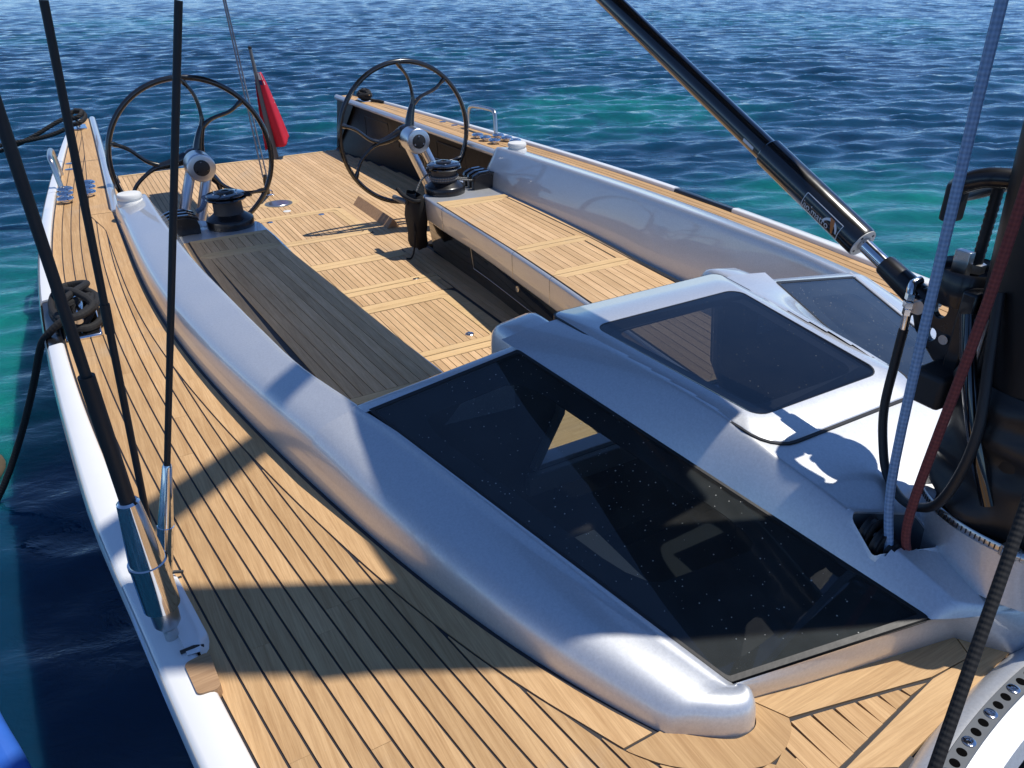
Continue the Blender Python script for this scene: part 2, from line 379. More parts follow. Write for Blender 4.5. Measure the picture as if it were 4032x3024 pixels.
# ------------------------------------------------------------------ water
ZW = -ZC/U
def make_water():
    cx, cy = -1.8, 0.0
    va = math.atan2(RF.y, RF.x)
    fine = np.radians(np.linspace(-52, 52, 440)); coarse = np.radians(np.linspace(52, 308, 66))[1:-1]
    ang = va+np.concatenate([fine, coarse])
    rad = np.concatenate([[0.3], np.geomspace(1.0, 150.0, 1000)[:-1], np.geomspace(150.0, 4200.0, 60)])
    A, Rr = np.meshgrid(ang, rad)
    X = cx+Rr*np.cos(A); Y = cy+Rr*np.sin(A); Z = np.zeros_like(X)
    step = np.gradient(rad)[:, None]*np.ones_like(X)
    r2 = np.random.default_rng(5)
    wind = va+0.25
    for k in range(72):
        lam = 0.30*(5.5 ** r2.random()); th = wind+r2.normal()*0.40; amp = 0.0077*lam**0.8
        if lam > 2.2: amp *= 0.8
        kx, ky = 2*np.pi/lam*np.cos(th), 2*np.pi/lam*np.sin(th); ph = r2.random()*6.28
        fade = np.clip(lam/(step*3.0)-0.35, 0, 1)
        s = np.sin(kx*X+ky*Y+ph); Z += amp*fade*(s+0.25*np.cos(2*(kx*X+ky*Y+ph)))*0.62
    near = np.hypot(X, Y-5.0); Z *= np.clip((near-1.0)/7.0, 0.45, 1.0)
    na, nr = len(ang), len(rad)
    co = np.stack([X, Y, Z], -1).reshape(-1, 3)
    i = np.arange(nr-1)[:, None]*na; j = np.arange(na)[None, :]; jn = (j+1) % na
    q = np.stack([i+j, i+na+j, i+na+jn, i+jn], -1).reshape(-1, 4)
    me = bpy.data.meshes.new('water'); me.vertices.add(len(co)); me.vertices.foreach_set('co', co.ravel())
    me.loops.add(q.size); me.loops.foreach_set('vertex_index', q.ravel().astype(np.int32))
    me.polygons.add(len(q)); me.polygons.foreach_set('loop_start', np.arange(0, q.size, 4, dtype=np.int32))
    me.update(calc_edges=True); me.shade_smooth(); me.materials.append(MAT['water'])
    o = bpy.data.objects.new('water', me); COL.objects.link(o); struct(o)
make_water()

# ------------------------------------------------------------------ the yacht
ZD = -0.845      # side deck
ZS = -0.945      # bench tops
ZF = -1.23       # cockpit sole
OUT = curve([(-1.2, .72), (-.5, .86), (0, .945), (.4, 1.005), (.71, 1.052), (1.0, 1.09), (1.25, 1.123), (1.57, 1.148), (1.95, 1.170), (2.5, 1.185), (2.98, 1.179), (3.36, 1.164), (3.83, 1.132), (4.5, 1.075), (5.26, .998), (5.86, .925)])
_wt = ([(-1.2, .66), (-.5, .80), (0, .883), (.4, .942), (.67, .986), (.92, 1.024), (1.42, 1.076), (1.82, 1.112), (2.13, 1.131), (2.43, 1.143), (2.71, 1.140), (3.0, 1.132), (3.65, 1.100), (4.18, 1.062), (4.91, 1.000), (5.86, .900)])
_wc = np.polyfit([p[0] for p in _wt], [p[1] for p in _wt], 7)
def WT(y): return float(np.polyval(_wc, y))
FOOT = curve([(3.6, .900), (3.40, .903), (3.13, .907), (2.83, .907), (2.58, .904), (2.31, .895), (2.07, .881), (1.86, .863), (1.67, .841), (1.53, .819), (1.39, .793), (1.2, .760), (1.03, .723), (.9, .689), (.8, .663), (.71, .638), (.64, .617), (.55, .582), (.5, .556), (.46, .527)])
_fp = np.array([(3.6, .900), (3.40, .903), (3.13, .907), (2.83, .907), (2.58, .904), (2.31, .895), (2.07, .881), (1.86, .863), (1.67, .841), (1.53, .819), (1.39, .793), (1.2, .760), (1.03, .723), (.9, .689), (.8, .663), (.71, .638), (.64, .617), (.55, .582), (.5, .556), (.46, .529)])
_fc = np.polyfit(_fp[:, 0], _fp[:, 1], 6)
def FOOT(y): return float(np.polyval(_fc, min(max(y, .46), 3.5)))
WING = curve([(3.3, .902), (3.47, .896), (4.02, .876), (5.05, .842), (5.86, .818)])
ITX = curve([(3.40, .788), (3.22, .787), (2.71, .782), (2.29, .768), (1.99, .748), (1.67, .724), (1.44, .702), (1.2, .655)])
def ITZ(y): return -.709-(y-1.175)*.030
SIN = curve([(3.5, .372), (3.157, .367), (3.06, .361), (2.908, .362), (2.388, .336), (2.1, .317), (1.735, .287), (1.2, .245)])
SOUT = curve([(3.5, .712), (3.155, .710), (2.69, .709), (2.275, .698), (2.117, .686), (1.73, .670), (1.2, .64)])
SOLEX = curve([(3.45, .955), (4.59, .932), (5.21, .869), (5.80, .764)])

YA = thing('sailing_yacht', 'silver and white sailing yacht with teak decks and open cockpit', 'yacht', (0, 3.0, ZW))

# hull: white topsides with rounded gunwale, both sides and transom in one shell
def hull():
    mb = MB(); ys = arange(-1.2, 5.86, 70); rows = []
    for y in ys:
        o = OUT(y); z = ZD
        half = [(o-.004, z+.006), (o+.001, z-.004), (o, z-.02), (o-.012, z-.15), (o-.045, z-.40), (o-.10, z-.62), (o-.22, z-.86), (.12, z-1.05)]
        rows.append([(-x, y, zz) for x, zz in half]+[(x, y, zz) for x, zz in half[::-1]])
    o = mb.grid(rows); n = len(rows[0])
    h = mb.build('hull', 'gel', YA)
    mb = MB()
    y = 5.862; pts = [(-.76, y, ZF-.004)]+[(-OUT(5.86)+.03, y-.01, ZD-.12), (-OUT(5.86)+.02, y-.012, ZD-.35), (-OUT(5.86)+.10, y-.02, ZD-.62), (0, y-.03, ZD-1.05), (OUT(5.86)-.10, y-.02, ZD-.62), (OUT(5.86)-.02, y-.012, ZD-.35), (OUT(5.86)-.03, y-.01, ZD-.12), (.76, y, ZF-.004)]
    mb.add(pts, [tuple(range(len(pts)))]); mb.build('transom', 'gel', YA, smooth=False)
hull()

# white toe rails with gaps at the midship cleats
def toe_rail(sd, y0, y1, name='toe_rail', mat='gel', dz=0):
    mb = MB(); n = max(4, int((y1-y0)/.07)); rows = []
    for i, y in enumerate(arange(y0, y1, n)):
        o = OUT(y)-.002; w = WT(y)+.0035; wd = o-w
        e = 1.0
        prof = [(w, ZD-.008), (w, ZD+.009), (w+.003, ZD+.0128), (w+.008, ZD+.0142), (w+wd*.80, ZD+.0115), (o-.006, ZD+.0085), (o-.001, ZD+.003), (o+.001, ZD-.006), (o, ZD-.024), (w+.01, ZD-.03)]
        rows.append([(sd*x, y, z+dz) for x, z in prof])
    o = mb.grid(rows, closed=True); k = len(rows[0]); mb.cap(o, k); mb.cap(o+(len(rows)-1)*k, k)
    return mb.build(name, mat, YA, ang=50)
for sd in (-1, 1):
    toe_rail(sd, -1.1, 2.10); toe_rail(sd, 2.45, 3.80); toe_rail(sd, 3.805, 4.16); toe_rail(sd, 4.165, 5.30)
    toe_rail(sd, 2.103, 2.447, 'fairlead_strip', 'anod', -.004)
    toe_rail(sd, 5.303, 5.855, 'stern_chock_strip', 'anod', -.004)

# ---- side decks: caulking sheet with single planks laid on it
P_DECK = 0.0293; GAP = 0.0017
def strip(mb, a, b, z0, z1):
    """slab between two polylines a and b (x, y)"""
    n = len(a)
    mb.grid([[(x, y, z1) for x, y in a], [(x, y, z1) for x, y in b]]); mb.grid([[(x, y, z0) for x, y in a], [(x, y, z1) for x, y in a]]); mb.grid([[(x, y, z1) for x, y in b], [(x, y, z0) for x, y in b]])
    mb.add([(a[0][0], a[0][1], z0), (a[0][0], a[0][1], z1), (b[0][0], b[0][1], z1), (b[0][0], b[0][1], z0)], [(0, 1, 2, 3)])
    mb.add([(a[-1][0], a[-1][1], z0), (a[-1][0], a[-1][1], z1), (b[-1][0], b[-1][1], z1), (b[-1][0], b[-1][1], z0)], [(0, 3, 2, 1)])
def inner_edge(y):
    if y >= 3.40: return WING(y)+.020
    return FOOT(y)+.003
NOSE = curve([(.366, .450), (.375, .485), (.389, .512), (.423, .557), (.456, .584), (.50, .606)])
def margin_edge(y):
    if y >= 3.38: return WING(y)+.020+.058+max(0, (5.0-y))*.010
    if y > 3.15: t = (y-3.15)/.23; return (FOOT(y)+.050)*(1-t)+(WING(3.38)+.020+.074)*t
    if y >= .50: return FOOT(y)+.050
    return NOSE(max(y, .366))
def side_deck(sd):
    mb = MB(); ys = arange(-1.1, 5.85, 130)
    strip(mb, [(sd*(WT(y)+.004), y) for y in ys], [(sd*((inner_edge(y) if y > .47 else (.30 if y < .36 else .41))-.004), y) for y in ys], ZD-.012, ZD-.0022)
    deck = mb.build('side_deck', 'caulk', YA, smooth=False)
    # inner margin plank along the coaming
    for y0, y1 in ((.47, 1.75), (1.75, 3.385), (3.39, 5.83)):
        mb = MB(); ys = arange(y0, y1, max(6, int((y1-y0)/.05)))
        strip(mb, [(sd*(inner_edge(y)+.0042), y) for y in ys], [(sd*(margin_edge(y)-GAP), y) for y in ys], ZD-.008, ZD)
        mb.build('margin_plank', 'teak_deck', deck, smooth=False)
    rr = random.Random(3+sd)
    for k in range(24):
        segs = []; cur = []
        for y in arange(-1.0, 5.83, 640):
            if sd > 0 and y < 1.0: continue
            a = WT(y)-k*P_DECK-(GAP if k else GAP*.8); b = WT(y)-(k+1)*P_DECK+GAP; m = margin_edge(y)+GAP
            if y < .366: m = .40
            b = max(b, m)
            if a-b > .0005: cur.append((y, a, b))
            else:
                if len(cur) > 2: segs.append(cur)
                cur = []
        if len(cur) > 2: segs.append(cur)
        for sg in segs:
            cut = [0]
            for c in (rr.uniform(.5, 1.0), rr.uniform(1.4, 2.4), rr.uniform(3.0, 4.6)):
                i = min(range(len(sg)), key=lambda q: abs(sg[q][0]-c))
                if i-cut[-1] > 40 and len(sg)-i > 40: cut.append(i)
            cut.append(len(sg)-1)
            for c0, c1 in zip(cut[:-1], cut[1:]):
                part = sg[c0:c1+1]; part = part[:6]+part[6:-6:5]+part[-6:] if len(part) > 16 else part
                if len(part) < 2: continue
                pts = [(y, a, b) for y, a, b in part]
                y0 = pts[0]; pts[0] = (y0[0]+.0004, y0[1], y0[2])
                mb = MB(); strip(mb, [(sd*a, y) for y, a, b in pts], [(sd*b, y) for y, a, b in pts], ZD-.008, ZD+rr.uniform(-.0002, .0002))
                mb.build('plank', 'teak_deck', deck, smooth=False)
    return deck
DECKS = [side_deck(-1), side_deck(1)]

# ---- foredeck in front of the coachroof (margin planks, short planks, king plank)
def foredeck():
    mb = MB(); mb.prism([(-.56, .47), (-.45, .36), (-.40, .30), (-.02, .30), (-.02, .40), (-.09, .40), (-.40, .455), (-.50, .45)], ZD-.014, ZD-.003)
    fd = mb.build('foredeck', 'caulk', YA, smooth=False)
    def pl(poly, mat='teak_cross_deck', name='margin_plank', z=ZD+.0006):
        mb = MB(); mb.prism(poly, ZD-.010, z); mb.build(name, mat, fd, smooth=False)
    pl([(-.4075, .4465), (-.0785, .3815), (-.0965, .3455), (-.172, .3500), (-.383, .4005)])
    pl([(-.0945, .3445), (-.0770, .3795), (-.042, .3225), (-.324, .2865), (-.380, .316), (-.1725, .3470)])
    outer = [(-.590, .466), (-.584, .456), (-.557, .423), (-.512, .389), (-.468, .369), (-.445, .366), (-.418, .372), (-.394, .386), (-.3845, .399)]
    inner = [(-.533, .466), (-.527, .459), (-.493, .430), (-.470, .414), (-.455, .409), (-.434, .410), (-.421, .419), (-.4155, .432), (-.4095, .446)]
    outer = [p[:2] for p in cat([(x, y, 0) for x, y in outer], 4)]; inner = [p[:2] for p in cat([(x, y, 0) for x, y in inner], 4)]
    mb = MB(); strip(mb, outer, inner, ZD-.010, ZD+.0008); mb.build('nose_plank', 'teak_deck', fd, smooth=False)
    # short planks between the margins
    seams = [-.452, -.420, -.388, -.356, -.324, -.291, -.258, -.226]
    def top(x): # lower edge of the first margin plank
        if x < -.384: return .399-abs(x+.384)*.45-(.006 if x < -.42 else 0)
        return .3985+(x+.383)*(.349-.3985)/(.383-.172)
    def bot(x): return .318+(x+.38)*(.348-.318)/.208
    for a, b in zip(seams[:-1], seams[1:]):
        x0 = a+.0022; x1 = b-.0022
        pl([(x0, bot(x0)+.004), (x1+.004, bot(x1)+.004), (x1, top(x1)-.004), (x0, top(x0)-.004)], 'teak_deck', 'plank')
    pl([(-.2215, bot(-.2215)+.004), (-.186, .3470), (-.2235, top(-.2235)-.004)], 'teak_deck', 'plank')
    return fd
foredeck()

# ---- jib track across the deck in front of the mast
def track():
    def yc(x): return .283-.42*x*x
    mb = MB(); rows = []
    for x in arange(-.62, .62, 62):
        y = yc(x); rows.append([(x, y+.040, ZD-.004), (x, y+.034, ZD+.006), (x, y+.024, ZD+.014), (x, y+.012, ZD+.018), (x, y-.012, ZD+.018), (x, y-.022, ZD+.015), (x, y-.04, ZD+.010), (x, y-.05, ZD-.004)])
    mb.grid(rows); mb.build('track_plinth', 'silver', YA)
    mb = MB(); rows = []
    for x in arange(-.60, .60, 60):
        y = yc(x); rows.append([(x, y+.0115, ZD+.0183), (x, y+.0105, ZD+.0215), (x, y-.0105, ZD+.0215), (x, y-.0115, ZD+.0183)])
    mb.grid(rows); tr = mb.build('jib_track', 'greyplastic', YA, smooth=False)
    x = -.50; k = 0
    while x < .5:
        mb = MB()
        if k % 3 == 1:
            mb.lathe([(.0078, 0), (.0078, .0012), (.0066, .0018), (.0032, .0018), (.0028, .0004), (0, .0004)], (x, yc(x), ZD+.0216), n=16); mb.build('bolt', 'chrome', tr)
        else:
            mb.lathe([(.0060, 0), (.0060, .0006), (0, .0006)], (x, yc(x), ZD+.0212), n=16); mb.build('hole', 'holeblack', tr)
        x += .0200; k += 1
track()

ZCEN = curve([(1.3, -.635), (1.2, -.635), (1.0, -.636), (.80, -.641), (.73, -.648), (.65, -.663), (.55, -.690), (.47, -.716), (.40, -.741), (.334, -.770)])
def tongue(x): return .334+.046*(x/.158)**2
def edge_x(y):
    if y < .380: return .158*math.sqrt(max(1e-6, (y-.334)/.046))
    return .158+(y-.380)*(.343-.158)/(1.155-.380)
def edge_z(y): return -.773+(max(y, .380)-.380)*(-.656+.773)/(1.155-.380)
def seam_x(y): return .185+(y-.66)*.073 if y > .66 else max(.02, .185-(.66-y)*.22)
def roof_z(x, y):
    e = edge_x(y); xs = min(seam_x(y), e-.02); q = min(1, max(0, (e-abs(x))/max(.012, e-xs)))
    t = q*(1.5-.5*q); t = min(1.0, t)
    return edge_z(y)+(max(ZCEN(y), edge_z(y))-edge_z(y))*t
# ---- coaming and coachroof sides (one continuous moulding per side)
AO = (.643, 1.175, -.709); AI = (.343, 1.155, -.656); FO = (.432, .4545, -.810); FI = (.158, .380, -.773)
PROF = [(0, 0), (.012, .20), (.032, .40), (.062, .56), (.105, .68), (.165, .77), (.26, .835), (.42, .885), (.60, .925), (.78, .96), (.86, .975), (.885, 1.010), (.93, 1.026), (.975, 1.018), (1, 1)]
def sect(ft, tp):
    return [(ft[0]+(tp[0]-ft[0])*l, ft[1]+(tp[1]-ft[1])*l, ft[2]+(tp[2]-ft[2])*h) for l, h in PROF]
def coaming(sd):
    mb = MB(); rows = []
    # aft of the windows: closed section with inner face down to the bench
    def aftsec(y, sc=1.0, yo=0):
        ft = (FOOT(y), y, ZD-.01); tp = (ITX(y), y, ITZ(y)); s = sect(ft, tp)
        s = s[:-5]+[lerp(s[-5], s[-1], .5), tp]
        so = SOUT(y)
        s += [(tp[0]-.006, y, tp[2]-.004), (tp[0]-.011, y, tp[2]-.013), (tp[0]-.016, y, tp[2]-.03), (so+.012, y, ZS+.06), (so+.004, y, ZS-.02)]
        if sc < 1.0:
            cx, cz = .80, ZD-.01
            s = [(cx+(x-cx)*(.4+.6*sc), yy+yo, cz+(z-cz)*sc if z > cz else z) for x, yy, z in s]
        return [(sd*x, yy, z) for x, yy, z in s]
    ys = [1.2+i*.055 for i in range(39)]
    rows = [aftsec(y) for y in ys]+[aftsec(3.30), aftsec(3.30, .97, .022), aftsec(3.30, .86, .040), aftsec(3.30, .55, .050), aftsec(3.30, .02, .052)]
    mb.grid(rows)
    mb.build('coaming', 'silver', YA, ang=60)
    # beside and in front of the side window
    pairs = []
    fl = [1.2, 1.12, 1.03, .96, .9, .85, .8, .755, .71, .675, .64, .595, .55, .52, .495, .475, .46]
    for y in fl:
        t = (1.2-y)/(1.2-.46); pairs.append(((FOOT(y), y, ZD-.01), lerp(AO, FO, t) if t > 0 else (ITX(1.2), 1.2, ITZ(1.2))))
    pairs[0] = ((FOOT(1.2), 1.2, ZD-.01), (.6555, 1.2, ITZ(1.2)))
    for x, y in [(.510, .444), (.493, .431), (.474, .419), (.455, .411), (.443, .409), (.432, .411), (.424, .417), (.419, .425), (.416, .436), (.411, .447)]: pairs.append(((x, y, ZD-.01), FO))
    front = [(.385, .4425), (.33, .4310), (.27, .4185), (.21, .4065), (.15, .3945), (.10, .3845), (.079, .380)]
    for i, (x, y) in enumerate(front): pairs.append(((x, y, ZD-.01), lerp(FO, FI, (i+1)/len(front))))
    pairs += [((.062, .352, ZD-.01), (.11, tongue(.11), roof_z(.11, tongue(.11)))), ((.041, .322, ZD-.01), (.05, tongue(.05), roof_z(.05, tongue(.05)))), ((0, .312, ZD-.01), (0, .334, roof_z(0, .334)))]
    rows = []; nf = len(pairs)-len(front)-3
    for i, (a, b) in enumerate(pairs):
        sec = sect(a, b)
        bl = .016*min(1, max(0, (.95-a[1])/.40)); bl = bl if i < nf else bl*max(0, 1-(i-nf+1)/2.5)
        sec = [(q[0], q[1], q[2]+bl*math.sin(math.pi*min(1, l*1.06))**.75*(1-.25*l)) for q, (l, h) in zip(sec, PROF)]
        if i >= nf-2:      # rounded front lip
            w = min(1, (i-nf+3)/4); lip = [(a[0]+(b[0]-a[0])*l, a[1]+(b[1]-a[1])*l-.006*math.sin(math.pi*min(1, h*.98))**.8, a[2]+(b[2]-a[2])*h) for l, h in ((0, 0), (.02, .05), (.04, .10), (.08, .20), (.12, .30), (.16, .40), (.2, .50), (.25, .60), (.32, .70), (.4, .78), (.5, .85), (.62, .91), (.75, .96), (.88, .99), (1, 1))]
            sec = [lerp(p, q, w) for p, q in zip(sec, lip)]
        rows.append([(sd*q[0], q[1], q[2]) for q in sec])
    mb = MB(); mb.grid(rows); mb.build('coachroof_side', 'silver', YA, ang=60)
    # window glass, its seal and the black printed border
    cor = [AO, AI, FI, FO]
    def lift(p, q): # point in the glass plane for fractions p (outer->inner), q (aft->front)
        a = lerp(AO, FO, q); b = lerp(AI, FI, q); return lerp(a, b, p)
    def slab(name, polyf, d0, d1, mat, par):
        mb = MB(); n = len(polyf)
        A = [lift(*q) for q in polyf]
        mb.add([(sd*x, y, z+d0) for x, y, z in A]+[(sd*x, y, z+d1) for x, y, z in A], [tuple(range(n))[::-1], tuple(range(n, 2*n))]+[(i, (i+1) % n, n+(i+1) % n, n+i) for i in range(n)])
        return mb.build(name, mat, par, smooth=False)
    full = rpoly([(.012, .008), (.985, .008), (.985, .985), (.012, .985)], .012, 3)
    gl = slab('side_window', full, -.004, .0005, 'glass', YA)
    def ringm(name, o, i, d0, d1, mat, par):
        mb = MB(); n = len(o)
        A = [lift(*q) for q in o]; B = [lift(*q) for q in i]
        mb.grid([[(sd*x, y, z+d0) for x, y, z in A], [(sd*x, y, z+d1) for x, y, z in A], [(sd*x, y, z+d1) for x, y, z in B], [(sd*x, y, z+d0) for x, y, z in B], [(sd*x, y, z+d0) for x, y, z in A]], closed=True)
        return mb.build(name, mat, par, smooth=False)
    ringm('window_seal', rpoly([(-.006, -.003), (1.004, -.003), (1.004, .997), (-.006, .997)], .012, 3), full, -.006, .0016, 'rubber', gl)
    ringm('printed_border', full, rpoly([(.15, .085), (.84, .085), (.84, .75), (.15, .75)], .10, 3), -.0078, -.0050, 'blackmatt', gl)
    # aft window frame turning down into the bulkhead
    mb = MB(); rows = []
    for t in arange(0, 1, 10):
        e = lerp((.6555, 1.19, -.7095), (.335, 1.163, -.655), t); a = lerp(AO, AI, t)
        if t == 0: a = (.6555, 1.175, -.7095)
        rows.append([(sd*a[0], a[1]-.002, a[2]), (sd*e[0], e[1]+.012, e[2]+.001), (sd*e[0], e[1]+.022, e[2]-.004), (sd*e[0], e[1]+.028, e[2]-.014), (sd*e[0], e[1]+.028, e[2]-.03), (sd*e[0], e[1]+.02, -.80)])
    mb.grid(rows); mb.build('window_frame', 'silver', YA, ang=60)
for sd in (-1, 1): coaming(sd)

# ---- roof between the windows, with the hatch opening left free
HW = lambda y: .150+(y-.727)*.1025
POCK = [(-.160, .530), (-.066, .489), (-.078, .434), (-.166, .472)]
POCK2 = [(-.1175+(x+.1175)*1.05, .4812+(y-.4812)*1.05) for x, y in POCK]
def inpoly(x, y, P):
    c = False
    for i in range(len(P)):
        x1, y1 = P[i]; x2, y2 = P[i-1]
        if (y1 > y) != (y2 > y) and x < (x2-x1)*(y-y1)/(y2-y1)+x1: c = not c
    return c
def roof():
    mb = MB(); ys = [.3341, .336, .339, .343, .348, .354, .361, .368, .374]+[.380+i*.0049 for i in range(46)]+[.6045+i*.0122 for i in range(50)]; nx = 110; idx = {}
    for i, y in enumerate(ys):
        e = edge_x(y)
        for j in range(nx+1):
            x = -e+2*e*j/nx; idx[i, j] = len(mb.v); mb.v.append((x, y, roof_z(x, y)))
    for i in range(len(ys)-1):
        for j in range(nx):
            q = [mb.v[idx[i, j]], mb.v[idx[i, j+1]], mb.v[idx[i+1, j+1]], mb.v[idx[i+1, j]]]
            x = sum(p[0] for p in q)/4; y = sum(p[1] for p in q)/4
            if y > .672 and abs(x) < seam_x(y)-.007-max(0, .72-y)*.5: continue
            if inpoly(x, y, POCK2) or inpoly(-x, y, POCK2): continue
            mb.f.append((idx[i, j], idx[i, j+1], idx[i+1, j+1], idx[i+1, j]))
    mb.build('coachroof', 'silver', YA, ang=60)
    # rope pockets: walls, floor and rim
    for sd in (1, -1):
        P = [(sd*x, y) for x, y in rpoly(POCK, .010, 4)]
        cx = sum(p[0] for p in P)/len(P); cy = sum(p[1] for p in P)/len(P)
        big = [(cx+(x-cx)*1.24, cy+(y-cy)*1.24) for x, y in P]
        mb = MB(); zt = lambda x, y: roof_z(x, y)+.0022
        mb.grid([[(x, y, zt(x, y)-.008) for x, y in big], [(x, y, zt(x, y)-.0022) for x, y in big], [(cx+(x-cx)*.93, cy+(y-cy)*.93, zt(x, y)) for x, y in big], [(x, y, zt(x, y)+.0006) for x, y in P], [(x, y, zt(x, y)-.012) for x, y in P]], closed=True)
        pk = mb.build('rope_pocket', 'silver', YA)
        mb = MB(); o = mb.grid([[(x, y, zt(x, y)-.003) for x, y in P], [(cx+(x-cx)*.92, cy+(y-cy)*.92, -.80) for x, y in P]], closed=True); mb.cap(o+len(P), len(P)); mb.build('pocket_liner', 'greyplastic', pk)
        for k in range(3):
            c = Vector(lerp((sd*-.138, .503, -.722), (sd*-.132, .466, -.744), k/2.0)); ax = Vector((sd*.12, -.98, 0)).normalized()
            mb = MB(); mb.lathe([(.023, -.0072), (.025, -.0062), (.021, -.002), (.021, .002), (.025, .0062), (.023, .0072)], c, ax, 26); s = mb.build('sheave', 'rubber', pk)
            mb = MB(); mb.lathe([(.005, -.0085), (.005, .0085)], c, ax, 12); mb.build('sheave_pin', 'steel', s)
roof()

# rounded ends of the roof standing proud of the bulkhead either side of the hatch
def rail_end(sd):
    mb = MB(); rows = []
    for y, f, ins in [(1.190, 1, 0), (1.235, 1, 0), (1.262, .985, 0), (1.280, .93, .002), (1.293, .82, .006), (1.301, .66, .011), (1.305, .45, .017), (1.306, .10, .020)]:
        xo = .3365-ins; xi = .2290+ins; low = -.745; top = -.6345; zt = low+(top-low)*f; row = []
        for u, h in [(0, 0), (.0, .55), (.015, .80), (.05, .92), (.11, .98), (.2, 1.0), (.8, 1.0), (.89, .98), (.95, .92), (.985, .80), (1, .55), (1, 0)]:
            xx = xo+(xi-xo)*u; zt = low+(roof_z(min(xx, .338), 1.165)+.0008-low)*f; hh = low+(zt-low)*h
            row.append((sd*(xo+(xi-xo)*u), y, hh))
        rows.append(row)
    mb.grid(rows); mb.build('roof_end', 'silver', YA, ang=60)
for sd in (-1, 1): rail_end(sd)

# sliding hatch: frame, glass, printed border, gasket
def hatch():
    zf = lambda d: (lambda x, y: ZCEN(max(y, .66))+.0010+d)
    outer = rpoly([(-.2245, 1.228), (.2245, 1.228), (.183, .662), (-.183, .662)], [.02, .02, .06, .06], 6)
    inner = rpoly([(-.1895, 1.130), (.1895, 1.130), (.150, .727), (-.150, .727)], [.03, .03, .032, .032], 6)
    o2 = rpoly([(-.2205, 1.224), (.2205, 1.224), (.179, .666), (-.179, .666)], [.02, .02, .058, .058], 6)
    mb = MB()
    def row(P, d): f = zf(d); return [(x, y, f(x, y)) for x, y in P]
    mb.grid([row(outer, -.010), row(outer, .0005), row(o2, .0035), row(inner, .0035), row(inner, -.010)], closed=True)
    h = mb.build('sliding_hatch', 'silver', YA, ang=50)
    g = MB(); big = rpoly([(-.2270, 1.229), (.2270, 1.229), (.1855, .6585), (-.1855, .6585)], [.02, .02, .062, .062], 6)
    g.ring(big, inner, zf(-.016), zf(.0016)); g.build('gasket', 'rubber', h)
    gi = rpoly([(-.1875, 1.128), (.1875, 1.128), (.148, .729), (-.148, .729)], [.029, .029, .031, .031], 6)
    mb = MB(); mb.prism(gi, zf(-.004), zf(.0025)); mb.build('hatch_glass', 'hatchglass', h, smooth=False)
    bi = rpoly([(-.158, 1.098), (.158, 1.098), (.124, .760), (-.124, .760)], [.026, .026, .03, .03], 6)
    mb = MB(); mb.ring(gi, bi, zf(-.008), zf(-.0046)); mb.build('printed_border', 'blackmatt', h, smooth=False)
    mb = MB(); mb.ring(inner, gi, zf(-.004), zf(.0030)); mb.build('glass_seal', 'rubber', h, smooth=False)
hatch()

# ---- companionway bulkhead and the cabin seen through the glass
def cabin():
    y0, y1 = 1.196, 1.212
    mb = MB()
    def slabp(P): # polygon in x,z
        n = len(P); mb.add([(x, y0, z) for x, z in P]+[(x, y1, z) for x, z in P], [tuple(range(n)), tuple(range(n, 2*n))[::-1]]+[(i, (i+1) % n, n+(i+1) % n, n+i) for i in range(n)])
    slabp([(-.67, -.735), (-.67, -1.25), (-.29, -1.25), (-.287, -.98), (-.222, -.85), (-.205, -.70), (-.34, -.676)])
    slabp([(.67, -.735), (.67, -1.25), (.29, -1.25), (.287, -.98), (.222, -.85), (.205, -.70), (.34, -.676)])
    slabp([(-.2895, -1.25), (-.2895, -.985), (.2895, -.985), (.2895, -1.25)])
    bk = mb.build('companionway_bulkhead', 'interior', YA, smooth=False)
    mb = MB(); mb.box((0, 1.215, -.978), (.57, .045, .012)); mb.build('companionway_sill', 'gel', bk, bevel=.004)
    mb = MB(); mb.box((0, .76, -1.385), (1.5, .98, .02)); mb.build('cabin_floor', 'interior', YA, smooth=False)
    mb = MB(); mb.box((-.36, .98, -1.12), (.34, .22, .02)); mb.build('chart_table', 'interior_light', YA, bevel=.006)
    mb = MB(); mb.box((-.36, .98, -1.26), (.30, .20, .24)); mb.build('cabinet', 'interior', YA, smooth=False)
    mb = MB(); mb.box((-.14, 1.185, -1.05), (.19, .012, .075)); mb.build('instrument_panel', 'blackgloss', YA, bevel=.004)
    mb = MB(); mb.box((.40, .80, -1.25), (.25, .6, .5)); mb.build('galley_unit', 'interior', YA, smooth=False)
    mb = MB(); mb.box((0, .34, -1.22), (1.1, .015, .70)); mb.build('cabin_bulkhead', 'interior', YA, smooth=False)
    for sd in (-1, 1):
        mb = MB(); mb.tube([(sd*.287, 1.190, -.972), (sd*.222, 1.190, -.85), (sd*.205, 1.190, -.70)], .011, 8); mb.build('companionway_jamb', 'interior_light', bk)
    mb = MB(); mb.box((0, 1.180, -1.005), (.62, .020, .050)); mb.build('sill_rail', 'interior_light', bk, bevel=.006)
cabin()

